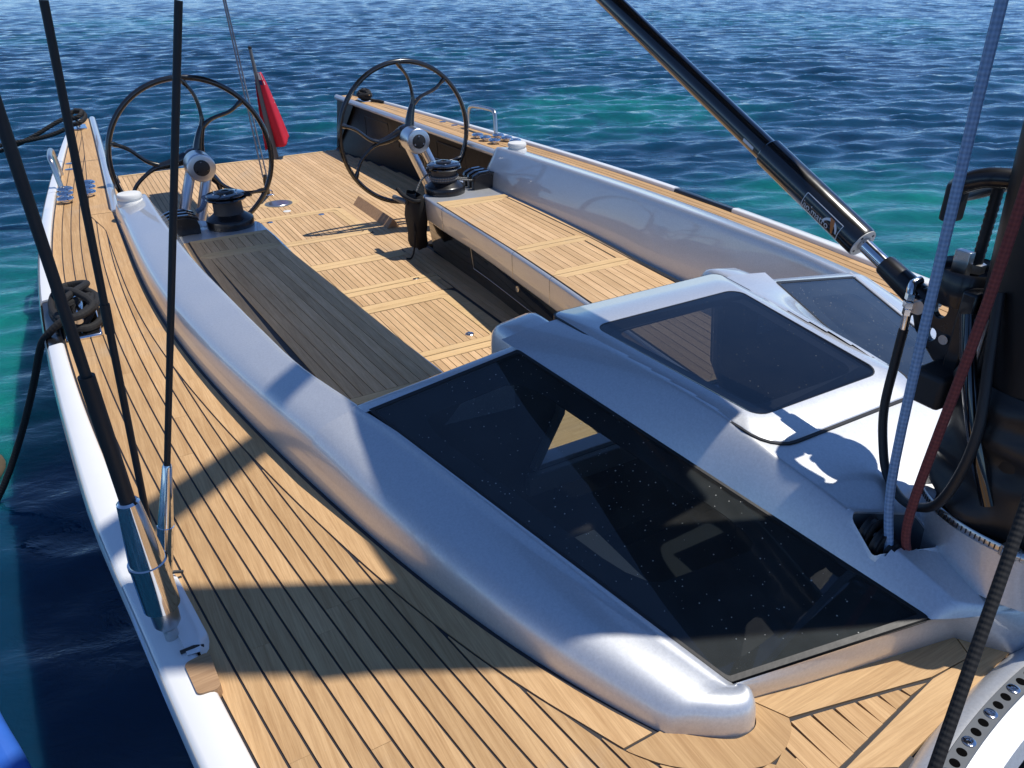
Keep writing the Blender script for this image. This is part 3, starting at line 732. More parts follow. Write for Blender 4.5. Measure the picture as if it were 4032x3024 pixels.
# ---- cockpit sole: caulking sheet, hatches with margins, planks
PS = 0.0272
def sole():
    mb = MB(); ys = arange(3.45, 5.85, 30)
    strip(mb, [(-SOLEX(y)-.02 if y < 5.7 else -.765, y) for y in ys], [(SOLEX(y)+.02 if y < 5.7 else .765, y) for y in ys], ZF-.02, ZF-.0026)
    mb.prism([(-.44, 1.22), (.44, 1.22), (.44, 3.449), (-.44, 3.449)], ZF-.02, ZF-.0026)
    so = mb.build('cockpit_sole', 'caulk', YA, smooth=False)
    rr = random.Random(5); G = .0013
    def pk(x0, x1, y0, y1, mat='teak_sole', name='plank', z=None):
        mb = MB(); mb.prism([(x0, y0), (x1, y0), (x1, y1), (x0, y1)], ZF-.01, ZF+rr.uniform(-.0002, .0002) if z is None else z); mb.build(name, mat, so, smooth=False)
    def planks(xa, xb, y0, y1):
        n = max(1, round((xb-xa)/PS)); p = (xb-xa)/n
        for i in range(n): pk(xa+i*p+G, xa+(i+1)*p-G, y0+G, y1-G)
    # aft deck full width, clipped where the sides close in towards the stern
    n = 66; xa = -.93; p = 1.86/n
    for i in range(n):
        x0 = xa+i*p; x1 = x0+p; lim = max(abs(x0), abs(x1)); ye = 5.826
        while ye > 3.6 and SOLEX(min(ye, 5.80)) < lim: ye -= .02
        mid = abs((x0+x1)/2); ys = 4.328 if mid < .287 else 3.435
        if ye > ys+.1:
            if mid > .287 and ye-ys > 1.2 and i % 2:
                c = rr.uniform(ys+.5, ye-.5); pk(x0+G, x1-G, ys+G, c-.0002); pk(x0+G, x1-G, c+.0002, ye-G)
            else: pk(x0+G, x1-G, ys+G, ye-G)
    pk(-.757, .757, 5.829, 5.857, 'teak_cross', 'margin_plank', ZF+.0015)
    def frame(x, ya, yb, w, rad, name, mat='teak_cross', dz=0.0005):
        o = rpoly([(-x, yb), (x, yb), (x, ya), (-x, ya)], rad, 5); i = rpoly([(-x+w, yb-w), (x-w, yb-w), (x-w, ya+w), (-x+w, ya+w)], max(.004, rad-w*.6), 5)
        mb = MB(); mb.ring(o, i, ZF-.01, ZF+dz); return mb.build(name, mat, so, smooth=False)
    # aft hatch
    frame(.286, 3.763, 4.327, .0395, .05, 'hatch_surround'); frame(.2445, 3.805, 4.285, .030, .035, 'hatch_margin'); planks(-.213, .213, 3.836, 4.254)
    planks(-.286, .286, 3.435, 3.760)
    # middle hatch
    pk(-.297, .297, 3.389, 3.432, 'teak_cross', 'margin_plank', ZF+.0005); pk(-.300, .300, 2.968, 3.014, 'teak_cross', 'margin_plank', ZF+.0005)
    pk(-.290, .290, 3.346, 3.3855, 'teak_cross', 'hatch_margin', ZF+.001); pk(-.295, .295, 3.018, 3.054, 'teak_cross', 'hatch_margin', ZF+.001)
    planks(-.275, .275, 3.056, 3.344); pk(.2765, .303, 3.018, 3.3855, 'teak_sole', 'hatch_margin'); pk(-.303, -.2765, 3.018, 3.3855, 'teak_sole', 'hatch_margin')
    planks(-.30, .30, 2.846, 2.966)
    # forward hatch
    frame(.288, 2.25, 2.843, .0405, .055, 'hatch_surround'); frame(.2455, 2.295, 2.800, .0365, .035, 'hatch_margin', dz=.0012); planks(-.2075, .2075, 2.334, 2.7615)
    planks(-.29, .29, 1.80, 2.248); pk(-.29, .29, 1.745, 1.798, 'teak_cross', 'margin_plank'); pk(-.29, .29, 1.50, 1.738, 'teak_cross', 'margin_plank'); pk(-.29, .29, 1.225, 1.498, 'teak_cross', 'margin_plank')
    for sd in (-1, 1):
        for a, b in ((.306, .332), (.334, .360), (.362, .42)): pk(min(sd*a, sd*b), max(sd*a, sd*b), 1.3, 3.432)
    def disc(x, y, r, h, mat, name, hole=True):
        mb = MB(); mb.lathe([(r, -.004), (r, h*.6), (r*.9, h), (r*.55, h*.8), (r*.5, h*.2), (r*.25, h*.2), (r*.2, h*.5), (0, h*.5)] if hole else [(r, -.004), (r, h*.6), (r*.93, h), (0, h)], (x, y, ZF), n=26); return mb.build(name, mat, so)
    for sx in (-1, 1): disc(sx*.144, 4.230, .0165, .003, 'chrome', 'hatch_latch')
    disc(.145, 2.383, .0165, .003, 'chrome', 'hatch_latch'); disc(-.145, 2.383, .0165, .003, 'chrome', 'hatch_latch')
    disc(-.004, 4.401, .022, .0022, 'whiteplastic', 'deck_cap', False)
    mb = MB(); mb.box((.201, 3.021, ZF+.002), (.030, .016, .004)); mb.build('hinge', 'chrome', so, bevel=.002)
    # round deck light
    mb = MB(); mb.prism([(.118*math.cos(a)+.0, 4.587+.075*math.sin(a)) for a in np.linspace(0, 2*np.pi, 41)[:-1]], ZF-.008, ZF+.0008); mb.build('light_surround', 'teak_cross', so, smooth=False)
    mb = MB(); mb.lathe([(.080, -.002), (.080, .0016), (.066, .0024), (.060, .0020)], (-.004, 4.587, ZF), n=40, caps=False); mb.build('deck_light', 'greyplastic', so)
    mb = MB(); mb.lathe([(.0605, .0012), (.058, .0034), (.03, .0042), (0, .0044)], (-.004, 4.587, ZF), n=40); mb.build('light_lens', 'alu', so)
    mb = MB(); mb.prism([(-.2443, 2.2885), (.2443, 2.2885), (.2443, 2.2945), (-.2443, 2.2945)], ZF-.005, ZF-.0008); mb.build('drain_strip', 'chrome', so, smooth=False)
    mb = MB(); mb.prism([(-.29, 1.7385), (.29, 1.7385), (.29, 1.7445), (-.29, 1.7445)], ZF-.005, ZF-.0008); mb.build('drain_strip', 'chrome', so, smooth=False)
    # wooden foot chocks for the helm
    for sd in (-1, 1):
        mb = MB(); a = [(sd*.364, ZF), (sd*.435, ZF), (sd*.402, ZF+.048)]; yA, yB = 3.787, 4.330
        mb.add([(x, yA, z) for x, z in a]+[(x, yB, z) for x, z in a], [(0, 1, 2), (3, 5, 4), (0, 3, 4, 1), (1, 4, 5, 2), (2, 5, 3, 0)]); mb.build('foot_chock', 'teak_bare', YA, smooth=False, bevel=.003)
sole()

# ---- benches: silver moulding with overhanging fascia, locker front, teak panels
def bench(sd, panels):
    mb = MB(); rows = []
    ys = [1.22, 1.4, 1.6, 1.8, 2.0, 2.2, 2.4, 2.6, 2.8, 3.0, 3.1, 3.2, 3.26]
    def sec(y, ins=0.0):
        a = SIN(y)+ins; return [(SOUT(y)+.02, y, ZS), (a+.012, y, ZS), (a+.005, y, ZS-.0012), (a+.0012, y, ZS-.005), (a, y, ZS-.011), (a+.002, y, ZS-.10), (a+.006, y, ZS-.108), (a+.014, y, ZS-.112), (a+.03, y, ZS-.112)]
    rows = [sec(y) for y in ys]
    for dy, ins in ((3.285, .002), (3.305, .008), (3.322, .018), (3.335, .032), (3.342, .05)): rows.append(sec(dy, ins))
    rows = [[(sd*x, y, z) for x, y, z in r] for r in rows]
    mb.grid(rows)
    # rounded aft inner corner and the aft face of the plinth
    aft = [(SIN(3.3)+.05, 3.342)]+[(x, 3.342+(x-.42)*.55) for x in arange(.45, .73, 7)]
    mb.grid([[(sd*x, y, ZS) for x, y in aft], [(sd*x, y+.006, ZS-.004) for x, y in aft], [(sd*x, y+.008, ZS-.012) for x, y in aft], [(sd*x, y+.004, ZS-.20) for x, y in aft]])
    mb.grid([[(sd*x, y, ZS) for x, y in aft], [(sd*x, 3.335, ZS) for x, y in aft]])
    bn = mb.build('bench', 'silver', YA, ang=50)
    # locker front below the overhang
    mb = MB(); ys2 = arange(1.22, 3.33, 10)
    mb.grid([[(sd*(SIN(y)+.034), y, ZS-.105) for y in ys2], [(sd*(SIN(y)+.055), y, ZF-.002) for y in ys2]]); mb.grid([[(sd*(SIN(3.33)+.034), 3.33, ZS-.105), (sd*.70, 3.33, ZS-.105)], [(sd*(SIN(3.33)+.055), 3.33, ZF), (sd*.70, 3.33, ZF)]])
    lk = mb.build('locker_front', 'blackgloss', bn, smooth=False)
    def lx(y, z): t = (ZS-.105-z)/(ZS-.105-ZF); return SIN(y)+.034+.021*t-.0015
    for y0, y1 in ((2.06, 2.86),):
        P = [(y0, ZF+.05), (y0, ZS-.118), None, (y1, ZS-.118), (y1, ZF+.05), (y0, ZF+.05)]
        mb = MB(); mb.tube([(sd*lx(y, z), y, z) for y, z in [(y0, ZS-.118), (y0, ZF+.06)]+[(q, ZF+.06) for q in arange(y0, y1, 6)]+[(y1, ZF+.06), (y1, ZS-.118)]], .0012, 6); mb.build('locker_door_edge', 'steel', lk)
        mb = MB(); mb.lathe([(.012, 0), (.012, .003), (.007, .004), (.006, .001), (0, .001)], (sd*lx(2.42, ZF+.12), 2.42, ZF+.12), (-sd, 0, .06), 18); mb.build('locker_latch', 'steel', lk)
    for y in panels[1:-1]+([panels[0]] if sd > 0 else []):   # joints in the fascia
        mb = MB(); a = SIN(y)
        mb.tube([(sd*(a+.018), y, ZS+.0002), (sd*(a+.006), y, ZS+.0002), (sd*(a+.0006), y, ZS-.005), (sd*(a-.0006), y, ZS-.012), (sd*(a+.0012), y, ZS-.1)], .0011, 6); mb.build('fascia_joint', 'chrome', bn)
    # teak
    rr = random.Random(9+sd); z0, z1 = ZS-.006, ZS+.0045
    def pl(poly, mat='teak_sole', name='plank'):
        mb = MB(); mb.prism([(sd*x, y) for x, y in poly], z0, z1+rr.uniform(-.0002, .0002)); mb.build(name, mat, bn, smooth=False)
    mb = MB(); ysx = arange(panels[-1]+.004, panels[0]-.002, 20)
    strip(mb, [(sd*(SIN(y)+.0125), y) for y in ysx], [(sd*(SOUT(y)-.002), y) for y in ysx], ZS-.004, ZS+.0016); mb.build('seat_caulking', 'caulk', bn, smooth=False)
    m = .034
    for pa, pb in zip(panels[:-1], panels[1:]):
        y1, y0 = pa-.0016, pb+.0016
        xi = lambda y: SIN(y)+.0145; xo = lambda y: SOUT(y)-.030
        pl([(xi(y0), y0), (xo(y0), y0), (xo(y0+m)-m, y0+m), (xi(y0+m)+m, y0+m)], 'teak_cross', 'margin_plank')
        pl([(xi(y1-m)+m, y1-m), (xo(y1-m)-m, y1-m), (xo(y1), y1), (xi(y1), y1)], 'teak_cross', 'margin_plank')
        g = .0006
        pl([(xi(y0), y0+g), (xi(y0+m)+m-g, y0+m+g), (xi(y1-m)+m-g, y1-m-g), (xi(y1), y1-g)], 'teak_sole', 'margin_plank')
        pl([(xo(y0), y0+g), (xo(y1), y1-g), (xo(y1-m)-m+g, y1-m-g), (xo(y0+m)-m+g, y0+m+g)], 'teak_sole', 'margin_plank')
        # planks parallel to the inner edge, clipped against the outer margin
        p = .0312; k = 0; ya, yb = y0+m+.0012, y1-m-.0012
        while True:
            a0, b0 = xi(ya)+m+.0012+k*p, xi(yb)+m+.0012+k*p; A0, B0 = a0+p-.0024, b0+p-.0024
            la, lb = xo(ya)-m-.0012, xo(yb)-m-.0012
            if a0 > la-.004 or b0 > lb-.004:
                if a0 > la-.004 and b0 > lb-.004: break
            A, B = min(A0, la), min(B0, lb)
            if A-a0 > .002 and B-b0 > .002: pl([(a0, ya), (A, ya), (B, yb), (b0, yb)])
            k += 1
            if k > 14: break
    ysx = arange(panels[-1]+.01, panels[0]-.01, 14)
    mb = MB(); strip(mb, [(sd*(SOUT(y)-.022), y) for y in ysx], [(sd*(SOUT(y)-.006), y) for y in ysx], z0, z1-.001); mb.build('margin_plank', 'teak_sole', bn, smooth=False)
    pl([(SIN(panels[0]+.004)+.0145, panels[0]+.002), (SOUT(3.1)-.012, panels[0]+.002), (SOUT(3.1)-.004, panels[0]+.042 if sd > 0 else panels[0]+.004), (SIN(panels[0]+.04)+.0145, panels[0]+.085 if sd > 0 else panels[0]+.004)], 'teak_cross', 'margin_plank') if sd > 0 else None
    return bn
bench(1, [3.062, 2.388, 2.094, 1.24]); bench(-1, [3.150, 2.932, 1.60, 1.24])

# ---- stern wings: silver tube along the inner edge, dark inner lining
def wing(sd):
    mb = MB(); ys = arange(3.40, 5.872, 36)
    mb.tube([(sd*(WING(y)+.002), y, ZD-.013) for y in ys], .0185, 16); mb.build('wing_tube', 'silver', YA, ang=50)
    mb = MB(); rows = []
    for y in arange(3.34, 5.84, 30):
        t = max(0, (y-5.52)/.32); zt = ZD-.02-(.20)*t*t
        a = WING(y)+.010; f = SOLEX(min(y, 5.80))+.012
        if y < 3.5: f = max(a, .80)
        rows.append([(sd*a, y, ZD-.024), (sd*(a+.03), y, ZD-.06), (sd*(a*.45+f*.55+.02), y, ZD-.2), (sd*f, y, ZF-.002)])
    mb.grid(rows); ln = mb.build('wing_lining', 'mastblack', YA, ang=50)
    for y0, y1 in ((5.0, 5.36), (4.45, 4.85), (3.95, 4.30)):
        P = [(y0, ZD-.08), (y1, ZD-.08), (y1+.01, ZD-.21), (y0-.01, ZD-.21)]
        mb = MB(); mb.tube([(sd*(WING(y)*.55+SOLEX(y)*.45+.016-(.005 if z < ZD-.1 else .012)), y, z) for y, z in P], .003, 6, closed=True); mb.build('locker_recess', 'blackmatt', ln)
    # under-side closing the wing at the stern
    mb = MB(); mb.add([(sd*(WING(5.86)+.0), 5.858, ZD-.006), (sd*(OUT(5.86)-.004), 5.858, ZD-.006), (sd*(OUT(5.86)-.02), 5.856, ZD-.2), (sd*.765, 5.85, ZF-.004), (sd*(WING(5.6)+.02), 5.60, ZD-.045)], [(0, 1, 2, 3, 4)]); mb.build('wing_end', 'mastblack', YA, smooth=False)
for sd in (-1, 1): wing(sd)

# ---- small deck fittings (parts of the yacht)
def mid_cleat(sd):
    mb = MB(); mb.box((sd*1.085, 2.275, ZD+.003), (.085, .30, .012)); c = mb.build('deck_cleat', 'chrome', YA, bevel=.008)
    mb = MB()
    for y in (2.20, 2.35): mb.lathe([(.016, 0), (.013, .02), (.013, .035)], (sd*1.088, y, ZD+.006), n=14)
    mb.build('cleat_post', 'chrome', c)
    mb = MB(); rows = []
    for t in arange(-1, 1, 14):
        w = .020*(1-.45*t*t); h = .011*(1-.3*t*t); y = 2.275+t*.125; z = ZD+.048-.006*t*t
        rows.append([(sd*1.088+w*math.cos(a), y, z+h*math.sin(a)) for a in np.linspace(0, 2*np.pi, 13)[:-1]])
    o = mb.grid(rows, closed=True); mb.cap(o, 12); mb.cap(o+14*12, 12); mb.build('cleat_horn', 'chrome', c)
def fittings(sd):
    # grab handle
    A = [(1.060, 4.19, ZD), (1.068, 4.185, -.755), (1.072, 4.165, -.727), (1.076, 4.10, -.718), (1.080, 3.97, -.713), (1.080, 3.905, -.717), (1.076, 3.88, -.742), (1.068, 3.858, ZD)]
    mb = MB(); mb.tube(cat([(sd*x, y, z) for x, y, z in A], 6), .0108, 12); mb.build('grab_handle', 'steel', YA)
    for c, r in ([(1.057, 3.812), 1], [(1.060, 3.726), 1], [(1.063, 3.636), 1], [(.966, 3.882), 1], [(.970, 3.796), 1], [(.975, 3.703), 1]):
        mb = MB(); mb.lathe([(.016, -.002), (.0165, .008), (.012, .011), (.030, .014), (.0325, .018), (.031, .022), (.024, .026), (.014, .0245), (.012, .026), (0, .027)], (sd*c[0], c[1], ZD), n=26); mb.build('fairlead_button', 'chrome', YA)
    for c in ((1.012, 4.43), (1.022, 4.29)):
        mb = MB(); mb.lathe([(.020, -.002), (.020, .003), (.017, .005), (0, .005)], (sd*c[0], c[1], ZD), n=20); mb.build('deck_filler', 'chrome', YA)
    # white mushroom cap on the coaming end
    mb = MB(); mb.lathe([(.043, 0), (.046, .004), (.046, .020), (.043, .026), (.040, .027), (.040, .034), (.044, .036), (.045, .044), (.041, .051), (.02, .055), (0, .0555)], (sd*.845, 3.235, -.797), n=30); mb.build('vent_cap', 'whiteplastic', YA)
    # midship cleat on its plate
    for _ in ([0] if sd < 0 else []): mid_cleat(sd)
    # stern cleat
    mb = MB(); mb.box((sd*.915, 5.50, ZD+.003), (.085, .16, .010)); c = mb.build('deck_cleat', 'chrome', YA, bevel=.006)
    mb = MB(); mb.tube([(sd*.915, 5.42, ZD+.046), (sd*.915, 5.46, ZD+.050), (sd*.915, 5.54, ZD+.050), (sd*.915, 5.58, ZD+.046)], [.006, .012, .012, .006], 12); mb.build('cleat_horn', 'chrome', c)
    mb = MB()
    for y in (5.47, 5.53): mb.lathe([(.013, 0), (.010, .045)], (sd*.915, y, ZD+.006), n=12)
    mb.build('cleat_post', 'chrome', c)
    # chain plate: moulded hooks in the toe rail, slot and teak pad
    mb = MB(); rows = []
    for y in arange(.875, 1.10, 16):
        t = (y-.875)/.225; w = WT(y); b = .020*min(1, max(0.0, min(t, 1-t))*6)**.5
        rows.append([(sd*(w+.016), y, ZD-.004), (sd*(w+.016), y, ZD+.0165), (sd*(w-b*.4), y, ZD+.0145), (sd*(w-b), y, ZD+.006), (sd*(w-b-.002), y, ZD-.004)])
    mb.grid(rows); cp = mb.build('chainplate_cover', 'gel', YA)
    for y0 in (.888, 1.062):
        mb = MB(); mb.tube([(sd*(WT(.95)-.016), y0, ZD+.010), (sd*(WT(.95)-.004), y0-.001, ZD+.0155), (sd*(WT(.95)+.014), y0-.003, ZD+.0165)], .0028, 8); mb.build('chainplate_slot', 'blackmatt', cp)
    mb = MB(); mb.prism(rpoly([(sd*(WT(.84)-.006), .868), (sd*(WT(.80)-.004), .795), (sd*(WT(.80)+.026), .80), (sd*(WT(.84)+.028), .862)], .008, 4), ZD-.002, ZD+.0168); mb.build('teak_pad', 'teak_bare', cp, smooth=False)
for sd in (-1, 1): fittings(sd)

def clutches(sd):
    for k in range(3):
        x = .672; y = 3.262+.046*k
        base = Matrix.Rotation(0, 3, 'Z')
        def T(p): q = base @ Vector((sd*p[0], p[1], p[2])); return (sd*x+q.x, y+q.y, ZS+q.z)
        prof = [(-.055, 0), (-.055, .030), (-.048, .058), (-.02, .070), (.03, .072), (.055, .062), (.062, .045), (.062, 0)]
        mb = MB(); n = len(prof)
        mb.add([T((a, -.013, b)) for a, b in prof]+[T((a, .013, b)) for a, b in prof], [tuple(range(n)), tuple(range(n, 2*n))[::-1]]+[(i, (i+1) % n, n+(i+1) % n, n+i) for i in range(n)])
        c = mb.build('rope_clutch', 'anod', YA, smooth=False, bevel=.006)
        mb = MB(); n = 7; pr = [(-.058, .050), (-.052, .066), (-.02, .080), (.03, .082), (.062, .072), (.070, .060), (.03, .074), (-.02, .071)]; n = len(pr)
        mb.add([T((a, -.010, b)) for a, b in pr]+[T((a, .010, b)) for a, b in pr], [tuple(range(n)), tuple(range(n, 2*n))[::-1]]+[(i, (i+1) % n, n+(i+1) % n, n+i) for i in range(n)])
        mb.build('clutch_lever', 'blackgloss', c, smooth=False, bevel=.004)
for sd in (-1, 1): clutches(sd)
# pad eye in the sole
mb = MB(); mb.box((0, 4.80, ZF+.003), (.05, .03, .006)); pe = mb.build('pad_eye', 'chrome', YA, bevel=.003)
mb = MB(); mb.tube([(.018*math.cos(a), 4.80, ZF+.006+.026*math.sin(a)) for a in np.linspace(0, math.pi, 12)], .0045, 8); mb.build('eye_loop', 'chrome', pe)

# ------------------------------------------------------------------ steering wheels
def wheel(sd, label):
    c = Vector((sd*.517, 3.807, -.764)); R = .3457
    t = thing('steering_wheel', label, 'wheel', (sd*.56, 3.70, ZS), 'twin steering wheels')
    mb = MB(); mb.tube([(c.x+R*math.cos(a), c.y, c.z+R*math.sin(a)) for a in np.linspace(0, 2*np.pi, 97)[:-1]], .0120, 12, closed=True); mb.build('rim', 'carbon', t)
    mb = MB(); mb.lathe([(.030, -.022), (.045, -.016), (.050, 0), (.045, .016), (.025, .024), (0, .026)], c, (0, 1, 0), 28); mb.build('wheel_hub', 'carbon', t)
    rot = math.radians(65) if sd < 0 else math.radians(70)
    for k in range(3):
        a = rot+k*2*math.pi/3
        d = Vector((math.cos(a), 0, math.sin(a))); pn = Vector((-math.sin(a), 0, math.cos(a)))
        stem = [c+d*.03-pn*.012, c+d*.07-pn*.004, c+d*.11+pn*.001, c+d*.150+pn*.002]
        mb = MB(); mb.tube(cat(stem, 6), [.027-.012*i/18 for i in range(19)], 12); sp = mb.build('spoke', 'carbon', t)
        for q in (1, -1):
            b = a+math.radians(23 if q > 0 else -23)
            e = c+Vector((math.cos(b), 0, math.sin(b)))*(R-.004)
            s0 = c+d*.143+pn*.002; mid = c+d*.195+pn*(.016 if q > 0 else -.030)
            mid2 = mid.lerp(e, .5)+d*(.012 if q > 0 else -.004)+pn*(-.012 if q > 0 else -.012)
            mb = MB(); pth = cat([s0, mid, mid2, e], 7); mb.tube(pth, [.0125-.004*min(1, i/8)+(.003 if i > 18 else 0) for i in range(len(pth))], 10); mb.build('spoke_fork', 'carbon', sp)
    # pedestal: silver head on two legs
    h = Vector((sd*.515, 3.633, -.772))
    mb = MB(); mb.lathe([(.050, 0), (.0575, .002), (.0605, .006), (.0605, .10), (.054, .118), (.03, .125)], h, (0, 1, 0), 40); hd = mb.build('pedestal_head', 'alu', t, ang=30)
    mb = MB(); mb.lathe([(.0345, .002), (.0345, -.0022), (.0325, -.0032), (0, -.0032)], h, (0, 1, 0), 30); mb.build('hub_cover', 'blackmatt', hd)
    for k in range(3):
        a = math.radians(90+120*k); mb = MB(); mb.lathe([(.0042, -.0055), (.0042, -.0015)], h+Vector((math.cos(a)*.026, 0, math.sin(a)*.026)), (0, 1, 0), 10); mb.build('screw', 'chrome', hd)
    for off, btm in ((.036, (.652, 3.62, -1.03)), (-.036, (.572, 3.62, -1.03))):
        top = Vector((sd*(.515+off), 3.70, -.785)); b = Vector((sd*btm[0], btm[1]+.03, btm[2])); b2 = top.lerp(b, 1.0)
        mb = MB(); rows = []
        for u in arange(0, 1.25, 12):
            p = top.lerp(b, u); w, dd = .0215, .034
            rows.append([(p.x+w*math.copysign(abs(math.cos(q))**.75, math.cos(q)), p.y+dd*math.copysign(abs(math.sin(q))**.6, math.sin(q)), p.z) for q in np.linspace(0, 2*np.pi, 21)[:-1]])
        o = mb.grid(rows, closed=True); mb.cap(o, 20); mb.build('pedestal_leg', 'alu', t)
    return t
wheel(-1, 'black carbon steering wheel on silver pedestal, crossed by the dark shroud'); wheel(1, 'black carbon steering wheel beside the dark stern lining and rope bag')

# ------------------------------------------------------------------ winches
def winch(sd, label):
    c = (sd*.490, 3.300, ZS)
    t = thing('winch', label, 'winch', c, 'cockpit winches')
    mb = MB(); mb.lathe([(.094, 0), (.0945, .004), (.0945, .030), (.092, .034), (.083, .038), (.062, .054), (.058, .056)], c, n=44); mb.build('winch_base', 'anod', t)
    mb = MB(); mb.lathe([(.062, .052), (.0585, .060), (.0575, .080), (.0575, .098), (.060, .106), (.063, .109)], c, n=44); mb.build('drum', 'drum', t)
    mb = MB(); mb.lathe([(.060, .107), (.080, .112), (.082, .116), (.080, .1195), (.066, .121), (.064, .124), (.076, .126), (.0775, .129), (.075, .133), (.052, .137), (.034, .138)], c, n=44); mb.build('self_tailer', 'blackgloss', t)
    mb = MB(); mb.lathe([(.036, .136), (.036, .142), (.030, .145), (.017, .145), (.015, .141), (0, .141)], c, n=30); top = mb.build('winch_cap', 'anod', t)
    for k in range(6):
        a = 2*math.pi*k/6+.3; mb = MB(); mb.lathe([(.004, .136), (.004, .1405), (0, .141)], (c[0]+.050*math.cos(a), c[1]+.050*math.sin(a), c[2]), n=10); mb.build('screw', 'chrome', t)
    mb = MB(); mb.tube([(c[0]-sd*.06, c[1]-.03, ZS+.128), (c[0]-sd*.088, c[1]-.03, ZS+.124), (c[0]-sd*.096, c[1]-.02, ZS+.117)], [.008, .010, .006], 8); mb.build('feeder_arm', 'anod', t)
    return t
winch(-1, 'black winch standing in shade in front of the wheel crossed by the shroud'); winch(1, 'sunlit black winch with rope leading to the rope clutches')

# ------------------------------------------------------------------ mast, boom, vang
mast = thing('mast', 'black carbon mast with rubber boot at the edge of the coachroof', 'mast', (0, .42, -.72))
def my(z): return .402+.060*(z+.66)
mb = MB(); rows = []
for z in [-.70, -.5, -.3, 0, .5, 1, 2, 3, 4.5, 6]:
    rows.append([(.062*math.cos(a), my(z)+.096*math.sin(a), z) for a in np.linspace(0, 2*np.pi, 41)[:-1]])
o = mb.grid(rows, closed=True); mb.cap(o+9*40, 40); mb.build('mast_tube', 'mastblack', mast)
for q in (-1, 1):      # lower spreaders, above the picture
    a = Vector((q*.05, my(2.35)+.02, 2.35)); b = Vector((q*.80, my(2.35)+.47, 2.42)); mb = MB(); rows = []
    for u in arange(0, 1, 6):
        p = a.lerp(b, u); w = .062-.022*u
        rows.append([(p.x, p.y+w*math.cos(t), p.z+.012*math.sin(t)) for t in np.linspace(0, 2*np.pi, 17)[:-1]])
    o = mb.grid(rows, closed=True); mb.cap(o, 16); mb.cap(o+6*16, 16); mb.build('spreader', 'carbon', mast)
mb = MB(); rows = []; rr = random.Random(2)
ph = [rr.uniform(0, 6) for _ in range(6)]
for i, z in enumerate(arange(-.672, -.475, 22)):
    t = i/22; bulge = .018*math.exp(-((t-.12)/.10)**2)+.014*math.exp(-((t-.38)/.08)**2)+.013*math.exp(-((t-.66)/.09)**2)+.010*math.exp(-((t-.9)/.06)**2)
    row = []
    for a in np.linspace(0, 2*np.pi, 65)[:-1]:
        w = bulge*(.75+.35*math.sin(3*a+ph[0]+t*6))+.004*math.sin(9*a+ph[1]+8*t)*math.sin(t*9+ph[2])+.004*math.sin(5*a+ph[3]-11*t)
        row.append(((.066+w)*math.cos(a), my(z)+(.102+w)*math.sin(a), z+.004*math.sin(4*a+ph[4])))
    rows.append(row)
mb.grid(rows, closed=True); mb.build('mast_boot', 'rubber', mast, ang=80)
mb = MB(); rows = []
for r, z in [(1.10, -.755), (1.09, -.724), (1.08, -.704), (1.07, -.690), (1.05, -.672)]:
    rows.append([(.078*r*math.cos(a), my(-.68)+.110*r*math.sin(a), z) for a in np.linspace(0, 2*np.pi, 65)[:-1]])
mb.grid(rows, closed=True); mb.build('mast_collar', 'silver', mast, ang=60)
def ell(a, f, z): return (.0815*f*math.cos(a), my(-.68)+.115*f*math.sin(a), z)
mb = MB(); A = np.linspace(0, 2*np.pi, 91)[:-1]
mb.grid([[ell(a, 1.035, -.680) for a in A], [ell(a, 1.05, -.679) for a in A], [ell(a, 1.05, -.667) for a in A], [ell(a, 1.035, -.666) for a in A]], closed=True); cl = mb.build('hose_clamp', 'steel', mast, ang=60)
mb = MB()
for a in np.linspace(0, 2*np.pi, 121)[:-1]:
    p = Vector(ell(a, 1.052, -.673)); tn = Vector((-math.sin(a)*.08, math.cos(a)*.13, 0)).normalized(); nn = Vector((tn.y, -tn.x, 0)); rot = Matrix((tn, nn, Vector((0, 0, 1)))).transposed(); mb.box(p, (.0016, .0010, .0075), rot)
sl = mb.build('clamp_slots', 'blackmatt', cl, smooth=False); sl['kind'] = 'stuff'
p = Vector(ell(math.radians(205), 1.07, -.672)); mb = MB(); mb.lathe([(.006, -.012), (.006, .008), (.008, .009), (.008, .014), (0, .014)], p, (.5, -.85, 0), 12); mb.box(p+Vector((.002, .004, 0)), (.014, .020, .016)); mb.build('clamp_screw', 'steel', cl, bevel=.001)
# vang bracket: holed plate
def plate(x0, x1):
    outl = [(.525, -.390), (.568, -.398), (.606, -.412), (.612, -.432), (.596, -.470), (.558, -.505), (.525, -.505)]
    def circ(cy, cz, ry, rz, n): return [(cy+ry*math.cos(a), cz+rz*math.sin(a)) for a in np.linspace(0, 2*np.pi, n+1)[:-1]]
    bm = bmesh.new(); edges = []
    def loop(P):
        vs = [bm.verts.new((x0, y, z)) for y, z in P]
        for i in range(len(vs)): edges.append(bm.edges.new((vs[i], vs[(i+1) % len(vs)])))
    loop(outl); loop(circ(.566, -.428, .0105, .0135, 18)); loop(circ(.570, -.469, .0075, .0095, 16))
    r = bmesh.ops.triangle_fill(bm, edges=edges, use_beauty=True)
    fs = [g for g in r['geom'] if isinstance(g, bmesh.types.BMFace)]
    ex = bmesh.ops.extrude_face_region(bm, geom=fs)
    for v in [g for g in ex['geom'] if isinstance(g, bmesh.types.BMVert)]: v.co.x = x1
    mb = MB(); bm.verts.index_update(); mb.add([tuple(v.co) for v in bm.verts], [tuple(v.index for v in f.verts) for f in bm.faces]); bm.free()
    return mb
br = plate(-.006, .006).build('vang_bracket', 'anod', mast, smooth=False, bevel=.003)
mb = MB(); mb.lathe([(.007, -.010), (.007, -.0055), (.0035, -.0055), (.003, -.009), (0, -.009)], (0, .549, -.468), (1, 0, 0), 14); mb.build('bolt', 'steel', br)
